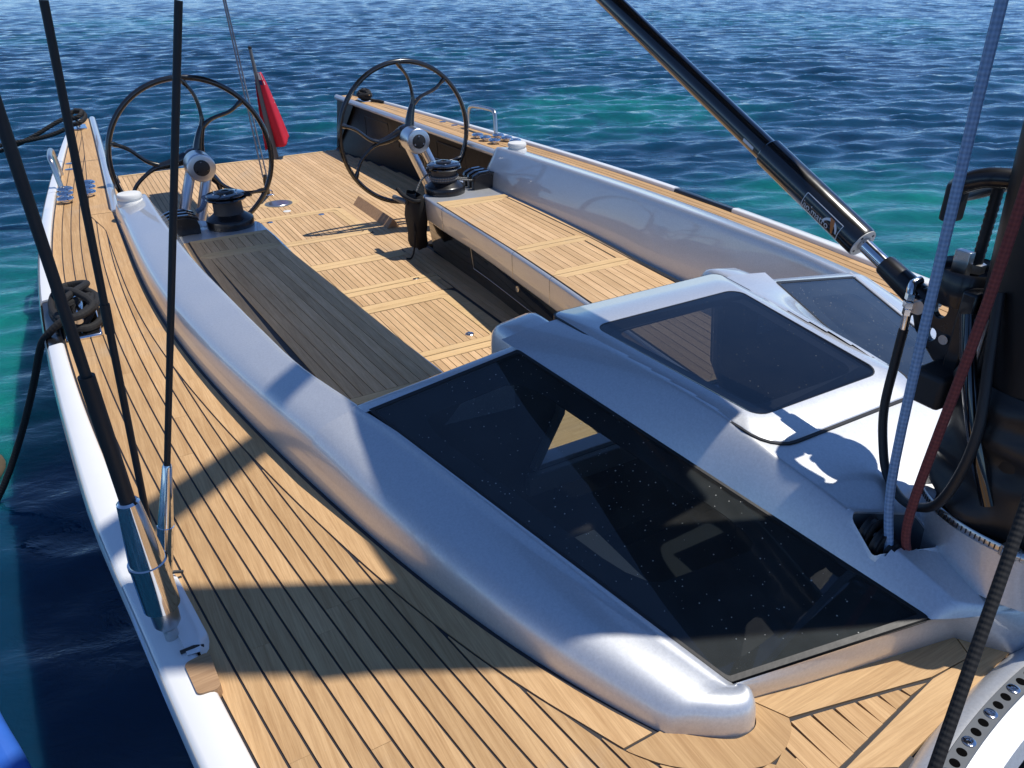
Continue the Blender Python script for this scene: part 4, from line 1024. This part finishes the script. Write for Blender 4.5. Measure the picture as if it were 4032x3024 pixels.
mb = MB(); mb.box((-.004, .520, -.45), (.05, .022, .13)); mb.build('bracket_foot', 'anod', mast, bevel=.006)
mb = MB(); mb.box((-.030, .525, -.52), (.07, .05, .05)); mb.build('bracket_block', 'blackmatt', mast, bevel=.014, seg=3)
# toggle cup, threaded rod, gooseneck jaw
mb = MB(); mb.lathe([(.030, -.050), (.044, -.044), (.046, -.03), (.046, 0), (.043, .004), (.040, 0), (.040, -.012), (0, -.012)], (.030, .560, -.375), (0, 0, 1), 30); cup = mb.build('toggle_cup', 'anod', mast)
mb = MB(); mb.box((.016, .566, -.366), (.012, .022, .035)); mb.build('toggle_lug', 'steel', cup, bevel=.002)
mb = MB(); pth = [(.036, .558, -.385+i*.004) for i in range(33)]; mb.tube(pth, [.0078 if i % 2 else .0068 for i in range(33)], 10); mb.build('threaded_rod', 'blackmatt', cup)
mb = MB(); mb.lathe([(.012, 0), (.012, .012), (.009, .013)], (.036, .558, -.380), (0, 0, 1), 6); mb.build('rod_nut', 'steel', cup)
mb = MB(); lp = [(.02, .515, -.245), (.0, .555, -.247), (-.004, .585, -.262), (.02, .600, -.278), (.06, .600, -.280), (.10, .575, -.268), (.11, .53, -.255)]
pth = cat(lp, 6); mb.tube(pth, [.013]*len(pth), 12); gn = mb.build('gooseneck_jaw', 'anod', mast)
mb = MB(); mb.box((-.002, .588, -.285), (.028, .02, .05)); mb.build('jaw_cheek', 'blackmatt', gn, bevel=.008)
mb = MB(); pth = cat([(-.058, .50, -.40), (-.072, .47, -.47), (-.076, .43, -.56), (-.068, .40, -.63)], 6); mb.tube(pth, .010, 10); mb.build('mast_conduit', 'blackgloss', mast)
mb = MB(); mb.tube([(-.054, .478, -.40), (-.060, .475, -.50)], .005, 10); mb.build('conduit_tube', 'steel', mast)

boom = thing('boom', 'black boom under its folded sail cover, just above the picture', 'boom', (0, .6, .08))
mb = MB(); rows = []
for y in arange(.56, 5.0, 24):
    rows.append([(.075*math.copysign(abs(math.cos(a))**.6, math.cos(a)), y, .14+.065*math.copysign(abs(math.sin(a))**.6, math.sin(a))) for a in np.linspace(0, 2*np.pi, 25)[:-1]])
o = mb.grid(rows, closed=True); mb.cap(o, 24); mb.cap(o+24*24, 24); mb.build('boom_spar', 'carbon', boom)
mb = MB(); rows = []
for y in arange(.62, 4.9, 40):
    f = (y-.62)/4.28; w = (.205-.05*f)*(1+.04*math.sin(y*9)); h = .56-.16*f-(.06 if y > 1.25 else 0)
    rows.append([(w*math.copysign(abs(math.cos(a))**.7, math.cos(a))*(1-.22*max(0, math.sin(a))), y, .085+h*.5*(1+math.copysign(abs(math.sin(a))**.7, math.sin(a)))+.010*math.sin(y*7+a*3)) for a in np.linspace(0, 2*np.pi, 29)[:-1]])
o = mb.grid(rows, closed=True); mb.cap(o, 28); mb.cap(o+40*28, 28); mb.build('sail_cover', 'sailcloth', boom)

V0 = Vector((0, .591, -.432)); V1 = Vector((0, 1.379, -.068)); VD = (V1-V0).normalized()
vang = thing('hydraulic_vang', 'black hydraulic ram rising from the mast across the water', 'ram', (0, .591, -.432))
VN = Vector((-1, 0, 0)); VUP = VD.cross(VN).normalized()
if VUP.z < 0: VUP = -VUP
mb = MB(); mb.tube([V0+VD*.133, V0+VD*.137, V0+VD*.36, V0+VD*.362], [.0228, .0238, .0238, .0225], 36); mb.build('ram_cylinder', 'carbon', vang, ang=30)
mb = MB(); mb.tube([V0+VD*.355, V0+VD*.366, V0+VD*1.42], [.0200, .0192, .0192], 32); mb.build('ram_tube', 'carbon', vang)
mb = MB(); mb.lathe([(.0222, .1325), (.0222, .1315), (.0125, .1315), (.0115, .1345), (0, .1345)], V0, VD, 32); fc = mb.build('ram_end_ring', 'whiteplastic', vang)
for k in range(4):
    a = math.radians(45+90*k); q = V0+VD*.1313+(VN*math.cos(a)+VUP*math.sin(a))*.0170; mb = MB(); mb.lathe([(.0019, -.0004), (.0019, .001)], q, VD, 10); mb.build('screw_hole', 'blackmatt', fc)
mb = MB(); mb.tube([V0+VD*.07, V0+VD*.14], .0105, 24); mb.build('ram_rod', 'chrome', vang)
mb = MB(); mb.tube([V0-VD*.004, V0+VD*.012, V0+VD*.045, V0+VD*.082, V0+VD*.0855], [.0175, .0185, .0175, .0158, .0145], 26); fk = mb.build('ram_fork', 'anod', vang)
mb = MB(); mb.lathe([(.0108, -.0205), (.0112, -.019), (.0112, .019), (.0108, .0205)], V0, (1, 0, 0), 24); mb.build('fork_pin', 'steel', fk)
# label on the cylinder
RC = .0240
VL = -VUP
def on_cyl(s, a): # s metres along axis (model units) from ring, a = arc length around, 0 facing the side
    th = a/RC; return V0+VD*s+(VN*math.cos(th)+VUP*math.sin(th))*(RC+.00015)
def decal(polys, mat, name, par, lift=0.0):
    mb = MB()
    for P in polys:
        o = len(mb.v); mb.v += [tuple(on_cyl(s, a)+(VN*math.cos(a/RC)+VUP*math.sin(a/RC))*lift) for s, a in P]; mb.f.append(tuple(range(o, o+len(P))))
    return mb.build(name, mat, par, smooth=False, recalc=False)
LS, LE, LB, LT = .245, .163, -.015, .012       # start, end along the axis, lower, upper arc
fw = .0006
def quadline(p, q, w=fw, n=6):
    out = []
    for i in range(n):
        a = lerp(p, q, i/n); b = lerp(p, q, (i+1)/n); d = Vector((q[0]-p[0], q[1]-p[1])).normalized(); nn = (-d.y*w, d.x*w)
        out.append([(a[0]+nn[0], a[1]+nn[1]), (a[0]-nn[0], a[1]-nn[1]), (b[0]-nn[0], b[1]-nn[1]), (b[0]+nn[0], b[1]+nn[1])])
    return out
lab = decal(quadline((LS, LB), (LE, LB))+quadline((LE, LB), (LE, LT))+quadline((LE, LT), (LS, LT))+quadline((LS, LT), (LS, LB)), 'labelgrey', 'label_frame', vang)
tx = bpy.data.curves.new('txt', 'FONT'); tx.body = 'holmatro'; tx.size = 1.0; to = bpy.data.objects.new('txt', tx); COL.objects.link(to)
dg = bpy.context.evaluated_depsgraph_get(); tm = to.evaluated_get(dg).to_mesh()
bmx = bmesh.new(); bmx.from_mesh(tm); bmesh.ops.triangulate(bmx, faces=bmx.faces)
xs = [v.co.x for v in bmx.verts]; ws = max(xs)-min(xs); kx = .058/ws; mb = MB()
for v in bmx.verts:
    s = LS-.003-(v.co.x-min(xs))*kx; a = LB+.0035+v.co.y*kx*1.15; p = on_cyl(s, a)+(VN*math.cos(a/RC)+VUP*math.sin(a/RC))*.0001; mb.v.append(tuple(p))
bmx.verts.index_update(); mb.f = [tuple(v.index for v in f.verts) for f in bmx.faces]; bmx.free()
mb.build('lettering', 'labelgrey', lab, smooth=False, recalc=False)
to.evaluated_get(dg).to_mesh_clear(); bpy.data.objects.remove(to); bpy.data.curves.remove(tx)
arc = []
for i in range(14):
    a0 = math.radians(10+170*i/14); a1 = math.radians(10+170*(i+1)/14)
    def pt(a, r): return (.182+.0165*r*math.cos(a)*1.0, -.0065+.0150*r*math.sin(a))
    w0 = .82-.10*math.sin(a0); w1 = .82-.10*math.sin(a1); arc.append([pt(a0, 1), pt(a1, 1), pt(a1, w1), pt(a0, w0)])
decal(arc, 'labelgrey', 'logo_swoosh', lab, .0001)
orr = []
for i in range(8):
    t0, t1 = i/8, (i+1)/8
    def e(t, s): return (.1785+.009*t*t-.004+s*(.0015+.0035*t), -.0120+.021*t)
    orr.append([e(t0, -1), e(t0, 1), e(t1, 1), e(t1, -1)])
decal(orr, 'orange', 'logo_blade', lab, .0002)
decal([[(.405, -.006), (.378, -.006), (.378, .001), (.405, .001)]], 'labelgrey', 'barcode_sticker', vang, -.0045)
# hydraulic fitting and hose (part of the ram)
HP = [(-.018, .606, -.402), (-.024, .603, -.412), (-.024, .601, -.424)]
mb = MB(); mb.tube([(-.004, .606, -.400), (-.020, .606, -.402), (-.024, .604, -.407), (-.024, .602, -.420)], .0062, 12); mb.build('hose_elbow', 'chrome', vang)
for z, r in ((-.418, .0085), (-.430, .0088), (-.441, .0072)):
    mb = MB(); mb.lathe([(r, -.0045), (r, .0045)], (-.024, .6005, z), (0, 0, 1), 6); mb.build('hose_nut', 'chrome', vang, smooth=False)
mb = MB(); mb.tube([(-.024, .601, -.425), (-.024, .600, -.470)], .0058, 12); mb.build('hose_ferrule', 'chrome', vang)
hose = cat([(-.024, .600, -.468), (-.026, .599, -.52), (-.036, .592, -.590), (-.044, .574, -.645), (-.055, .548, -.682), (-.085, .495, -.684), (-.096, .450, -.655), (-.098, .430, -.59), (-.09, .43, -.52), (-.075, .45, -.44), (-.06, .47, -.36)], 8)
mb = MB(); mb.tube(hose, .0066, 12); mb.build('hydraulic_hose', 'rubber', vang)

# ------------------------------------------------------------------ shrouds
def shroud(label, base, top, r, tb, zt):
    """base on the chain plate, top high above; tb = turnbuckle scale, zt = height where it ends"""
    b = Vector(base); tp = Vector(top); d = (tp-b).normalized()
    t = thing('shroud', label, 'shroud', base, 'shrouds on the near side deck')
    def at(z): return b+d*((z-b.z)/d.z)
    z0 = b.z
    if tb:
        mb = MB(); mb.lathe([(.0085*tb, 0), (.0085*tb, .020), (.012*tb, .022), (.016*tb, .030), (.0165*tb, .055), (.0165*tb, .060)], b, d, 24); mb.build('toggle', 'steel', t)
        mb = MB(); mb.lathe([(.0175*tb, .060), (.0215*tb, .0615), (.0215*tb, .135), (.0225*tb, .1355), (.0225*tb, .141), (.0205*tb, .142), (.0125*tb, .238), (.0100*tb, .241)], b, d, 30); mb.build('turnbuckle', 'chrome', t, ang=25)
        mb = MB(); mb.tube([b+d*.238, b+d*.42], .0085*tb, 14); mb.build('cable_sleeve', 'blackmatt', t)
        mb = MB(); mb.tube([b+d*.41, tp], r, 14); mb.build('cable', 'blackmatt', t)
    else:
        mb = MB(); mb.tube([b, tp], r, 14); mb.build('cable', 'blackmatt', t)
    return t
shroud('thick black shroud on the largest chrome turnbuckle', (-1.043, .925, -.832), (-1.085, .93, 3.2), .0062, 1.12, 0)
shroud('black shroud with the slim chrome turnbuckle, crossing the wheel', (-1.045, 1.0, -.835), (-.855+.0, 1.0, -.032), .0046, .52, 0)
t2 = shroud('bare black shroud passing over the coiled rope and hidden behind the turnbuckles', (-1.043, 1.05, -.835), (-.984, 1.05, -.029), .0048, 0, 0)
mb = MB(); q = lerp((-1.043, 1.05, -.835), (-.984, 1.05, -.029), .52); q2 = lerp((-1.043, 1.05, -.835), (-.984, 1.05, -.029), .57); mb.tube([q, q2], .0062, 12); mb.build('cable_splice', 'blackmatt', t2)

# ------------------------------------------------------------------ ropes
def rope(name, label, pts, r, mat, n=10, sm=8, cat_='rope', group=None):
    mb = MB(); mb.tube(cat(pts, sm) if sm else pts, r, n); o = mb.build(name, mat); return tag(o, label, cat_, group)
rope('halyard', 'blue rope running from the roof pocket up past the mast', [(-.136, .472, -.735), (-.130, .500, -.60), (-.122, .520, -.20), (-.119, .527, .02), (-.10, .56, 1.2)], .0064, 'rope_blue', sm=6)
rope('halyard', 'red rope running from the roof pocket up the mast', [(-.118, .452, -.745), (-.128, .462, -.66), (-.113, .455, -.40), (-.105, .452, -.17), (-.06, .44, 1.2)], .0062, 'rope_red', sm=6)
rope('sheet', 'dark brown rope slanting across the lower right corner', [(-.60, .144, -.643), (-.531, .174, -.556), (-.401, .230, -.392), (-.372, .243, -.34), (-.365, .248, -.20), (-.36, .25, .6)], .0050, 'rope_black', sm=6)
# control line from the sunny winch through the clutches, tail into the bag
def wrap(c, r, z, n, ph, turns): return [(c[0]+r*math.cos(ph+2*math.pi*turns*i/n), c[1]+r*math.sin(ph+2*math.pi*turns*i/n), z+.010*turns*i/n) for i in range(n+1)]
c = (.490, 3.300)
rope('control_line', 'black and white flecked line from the sunny winch to the clutches', [(.70, 3.31, ZS+.040), (.62, 3.31, ZS+.044), (.545, 3.325, ZS+.058)]+wrap(c, .0625, ZS+.060, 30, .4, 2.2)+[(.44, 3.37, ZS+.075), (.40, 3.375, ZS+.045), (.36, 3.36, ZS-.02), (.342, 3.345, ZS-.08)], .0048, 'rope_fleck', sm=3)
rope('control_line', 'flecked line lying beside the first one at the clutches', [(.70, 3.275, ZS+.036), (.63, 3.282, ZS+.040), (.555, 3.30, ZS+.052), (.552, 3.33, ZS+.054)], .0046, 'rope_fleck', sm=5)
rope('line_tail', 'thin black line hanging from the rope bag to the sole', [(.345, 3.335, ZS+.002), (.325, 3.30, ZS-.04), (.312, 3.27, ZS-.12), (.300, 3.26, ZS-.22), (.286, 3.27, ZS-.275), (.262, 3.28, ZF+.006)], .0042, 'rope_black', sm=6)
rope('line_end', 'loose end of light blue line by the shaded clutches', [(-.60, 3.40, ZS+.05), (-.575, 3.41, ZS+.06), (-.555, 3.43, ZS+.085), (-.56, 3.44, ZS+.10)], .010, 'rope_grey', sm=5)
# rope bag hung at the bench corner
bag = thing('rope_bag', 'black cloth rope bag hanging at the sunny bench corner', 'bag', (.345, 3.32, ZF+.05))
mb = MB(); rows = []
for z, a, b in ((ZS+.01, .020, .060), (ZS-.03, .032, .070), (ZS-.10, .038, .072), (ZS-.17, .036, .068), (ZS-.225, .033, .062), (ZS-.245, .026, .05)):
    rows.append([(.345+a*math.copysign(abs(math.cos(q))**.6, math.cos(q))+.004*math.sin(3*q+z*50), 3.325+b*math.copysign(abs(math.sin(q))**.6, math.sin(q)), z+.004*math.sin(4*q)) for q in np.linspace(0, 2*np.pi, 33)[:-1]])
o = mb.grid(rows, closed=True); mb.cap(o+5*32, 32); mb.build('bag_body', 'cloth_black', bag)
mb = MB(); pth = cat([(.300, 3.42, ZS+.015), (.305, 3.35, ZS-.005), (.318, 3.27, ZS-.01), (.345, 3.255, ZS-.01)], 5); mb.tube(pth, .010, 8); mb.build('bag_rim', 'cloth_black', bag)
mb = MB(); mb.tube([(.30, 3.47, ZS-.035), (.302, 3.40, ZS-.032), (.31, 3.33, ZS-.03)], [.0125, .0135, .0135], 12); mb.build('bag_strap', 'greyplastic', bag)

# mooring line: coil on the midship cleat, then over the side
co = []
r3 = random.Random(4)
for i in range(4*22):
    a = 2*math.pi*i/22+.6; tn = i/22
    rx = .058+.007*math.sin(tn*2.3)-.004*tn; ry = .120+.018*math.sin(tn*1.7+1)
    co.append((-1.088+rx*math.cos(a)+.008*math.sin(tn*3), 2.285+ry*math.sin(a)+.016*math.cos(tn*2), ZD+.018+.0085*tn+.006*math.sin(2*a+tn)))
last = co[-1]
tailp = [(-1.12, 2.16, ZD+.050), (-1.165, 2.165, ZD+.018), (-1.195, 2.20, ZD-.03), (-1.25, 2.30, -1.02), (-1.33, 2.38, -1.20), (-1.42, 2.40, -1.36), (-1.52, 2.42, -1.50), (-1.60, 2.43, -1.60)]
fig8 = [(-1.125, 2.20, ZD+.075), (-1.088, 2.27, ZD+.080), (-1.05, 2.36, ZD+.070), (-1.10, 2.40, ZD+.060), (-1.13, 2.34, ZD+.070), (-1.088, 2.275, ZD+.085), (-1.045, 2.20, ZD+.065), (-1.08, 2.155, ZD+.055)]
rope('mooring_rope', 'black braided mooring rope coiled on the midship cleat', co+fig8+tailp, .0096, 'rope_black', n=12, sm=3)
# twisted stern line: three strands laid around the path
def laid(path, R, rs, pitch):
    P = cat(path, 14); out = [[], [], []]; s = 0; prev = None
    for i, p in enumerate(P):
        p = Vector(p); t = (Vector(P[min(i+1, len(P)-1)])-Vector(P[max(i-1, 0)])).normalized()
        if prev is not None: s += (p-prev).length
        prev = p; n1 = t.cross(Vector((0, 0, 1))).normalized() if abs(t.z) < .95 else Vector((1, 0, 0)); n2 = t.cross(n1)
        for k in range(3):
            a = 2*math.pi*(s/pitch+k/3); out[k].append(p+(n1*math.cos(a)+n2*math.sin(a))*R)
    return out
def laid_rope(label, paths):
    t = thing('mooring_rope', label, 'rope', paths[0][0])
    for pth in paths:
        for st in laid(pth, .0065, .0072, .05):
            mb = MB(); mb.tube(st, .0072, 7); mb.build('strand', 'rope_black', t)
lo = [(-.945, 5.44, ZD+.03), (-.90, 5.40, ZD+.045), (-.868, 5.47, ZD+.06), (-.87, 5.56, ZD+.075), (-.91, 5.60, ZD+.08), (-.955, 5.56, ZD+.07), (-.95, 5.47, ZD+.06), (-.90, 5.43, ZD+.075), (-.875, 5.52, ZD+.09), (-.91, 5.58, ZD+.09)]
laid_rope('twisted black stern rope looped on the cleat of the near wing tip', [lo, [(-.93, 5.58, ZD+.06), (-1.02, 5.56, ZD+.035), (-1.15, 5.55, -.87), (-1.28, 5.58, -.925), (-1.42, 5.62, -.965)], [(-.95, 5.46, ZD+.02), (-1.06, 5.48, -.865), (-1.18, 5.52, -.890), (-1.30, 5.56, -.905), (-1.42, 5.6, -.93)]])
ball = []
for i in range(160):
    a = i*.52; b = i*.217; rr_ = .040
    ball.append((.905+rr_*math.cos(a)*math.cos(b)*1.1, 5.50+rr_*1.7*math.sin(a)*(.7+.3*math.cos(b)), ZD+.042+rr_*.8*math.sin(b)*math.cos(a*.5)))
rope('mooring_rope', 'black rope bundled on the far wing tip', ball+[(.93, 5.42, ZD+.012), (.955, 5.36, ZD+.012), (.965, 5.30, ZD+.010)], .0095, 'rope_black', n=8, sm=2)

# backstay tackle: block and double line rising from the pad eye
bs = thing('backstay_tackle', 'thin grey double line rising from the sole behind the flagstaff wheel', 'line', (0, 4.80, ZF))
mb = MB(); mb.tube([(-.012, 4.79, ZF+.02), (-.05, 4.62, ZF+.13), (-.053, 4.60, ZF+.17)], [.012, .015, .010], 10); mb.build('block', 'blackmatt', bs)
for k, q in ((-.010, 0), (.012, 0)):
    mb = MB(); mb.tube([(-.055+k, 4.60, ZF+.16), (-.17+k*.3, 4.35, .05), (-.30, 4.1, 1.3)], .0042, 8); mb.build('line_part', 'rope_grey', bs)

# ------------------------------------------------------------------ flagstaff and flag
fs = thing('flagstaff', 'dark grey flagstaff leaning at the stern edge', 'pole', (.289, 5.80, ZF))
FA = Vector((.289, 5.80, ZF-.002)); FB = Vector((.244, 5.84, -.497)); fd = (FB-FA)
mb = MB(); mb.tube([FA, FA+fd*.05, FA+fd*.3, FA+fd*.7, FB], [.0290, .0255, .0195, .0145, .0105], 18); mb.build('staff', 'greyplastic', fs)
mb = MB(); mb.lathe([(.0105, 0), (.013, .006), (.012, .016), (0, .020)], FB, fd.normalized(), 14); mb.build('staff_tip', 'blackmatt', fs)
fl = thing('flag', 'red ensign hanging limp on the flagstaff', 'flag', tuple(FA+fd*.12))
nu, nv = 26, 34; top = FA+fd*.80; rows = []
def cloth(u, v):   # u around the folds, v downwards
    w = .040+.130*v**.8
    fold = math.sin(u*math.pi*2.2+.3)*.034*(.30+v)+math.sin(u*7+v*4)*.006
    x = (u-.30)*w*1.12; y = fold*1.25+.010*math.sin(u*13+v*2)*v
    base = top+(FA+fd*.14-top)*v
    return Vector((base.x+.004+x, base.y-.012+y, base.z-.050*(1-u)*v*v+.030*u*v+.010*math.sin(u*6+1)*v))
for i in range(nv+1): rows.append([tuple(cloth(j/nu, i/nv)) for j in range(nu+1)])
mb = MB(); mb.grid(rows); mb.build('flag_field', 'flag_red', fl, recalc=False, solid=.002, ang=80)
def patch(u0, u1, v0, v1, mat, name):
    R_ = [[tuple(cloth(u0+(u1-u0)*j/6, v0+(v1-v0)*i/6)+Vector((-.0009, -.0032, 0))) for j in range(7)] for i in range(7)]
    mb = MB(); mb.grid(R_); mb.build(name, mat, fl, recalc=False, ang=80)
patch(0, 1, .005, .10, 'flag_white', 'union_canton'); patch(0, .55, .11, .17, 'flag_blue', 'union_canton'); patch(.70, .98, .12, .17, 'flag_white', 'canton_stripe')
for v in (.20, .235, .33, .38, .45): patch(.90, .985, v, v+.022, 'flag_white', 'canton_stripe')

# ------------------------------------------------------------------ near the quay side
mb = MB(); mb.tube(cat([(-1.66, 1.70, -1.28), (-1.475, 1.52, -1.30), (-1.405, 1.35, -1.315), (-1.36, 1.20, -1.33), (-1.32, 1.04, -1.35)], 5), [.026]*21, 20); fe = tag(mb.build('fender', 'blue_vinyl'), 'blue fender sleeve in the lower left corner over the water', 'fender')
bmr = bmesh.new(); bmesh.ops.create_icosphere(bmr, subdivisions=4, radius=1.0)
rk = random.Random(8); ph = [rk.uniform(0, 6) for _ in range(9)]
mb = MB()
for v in bmr.verts:
    p = v.co; k = 1+.16*math.sin(p.x*4+ph[0])*math.sin(p.y*5+ph[1])+.10*math.sin(p.z*9+ph[2]+p.x*6)+.06*math.sin(p.x*15+ph[3])*math.sin(p.y*13+ph[4]); mb.v.append((-1.575+p.x*.12*k, 2.70+p.y*.26*k, ZW-.03+p.z*.11*k))
bmr.verts.index_update(); mb.f = [tuple(v.index for v in f.verts) for f in bmr.faces]; bmr.free()
tag(mb.build('rock', 'rock', ang=60), 'brown rock breaking the surface at the left edge', 'rock')
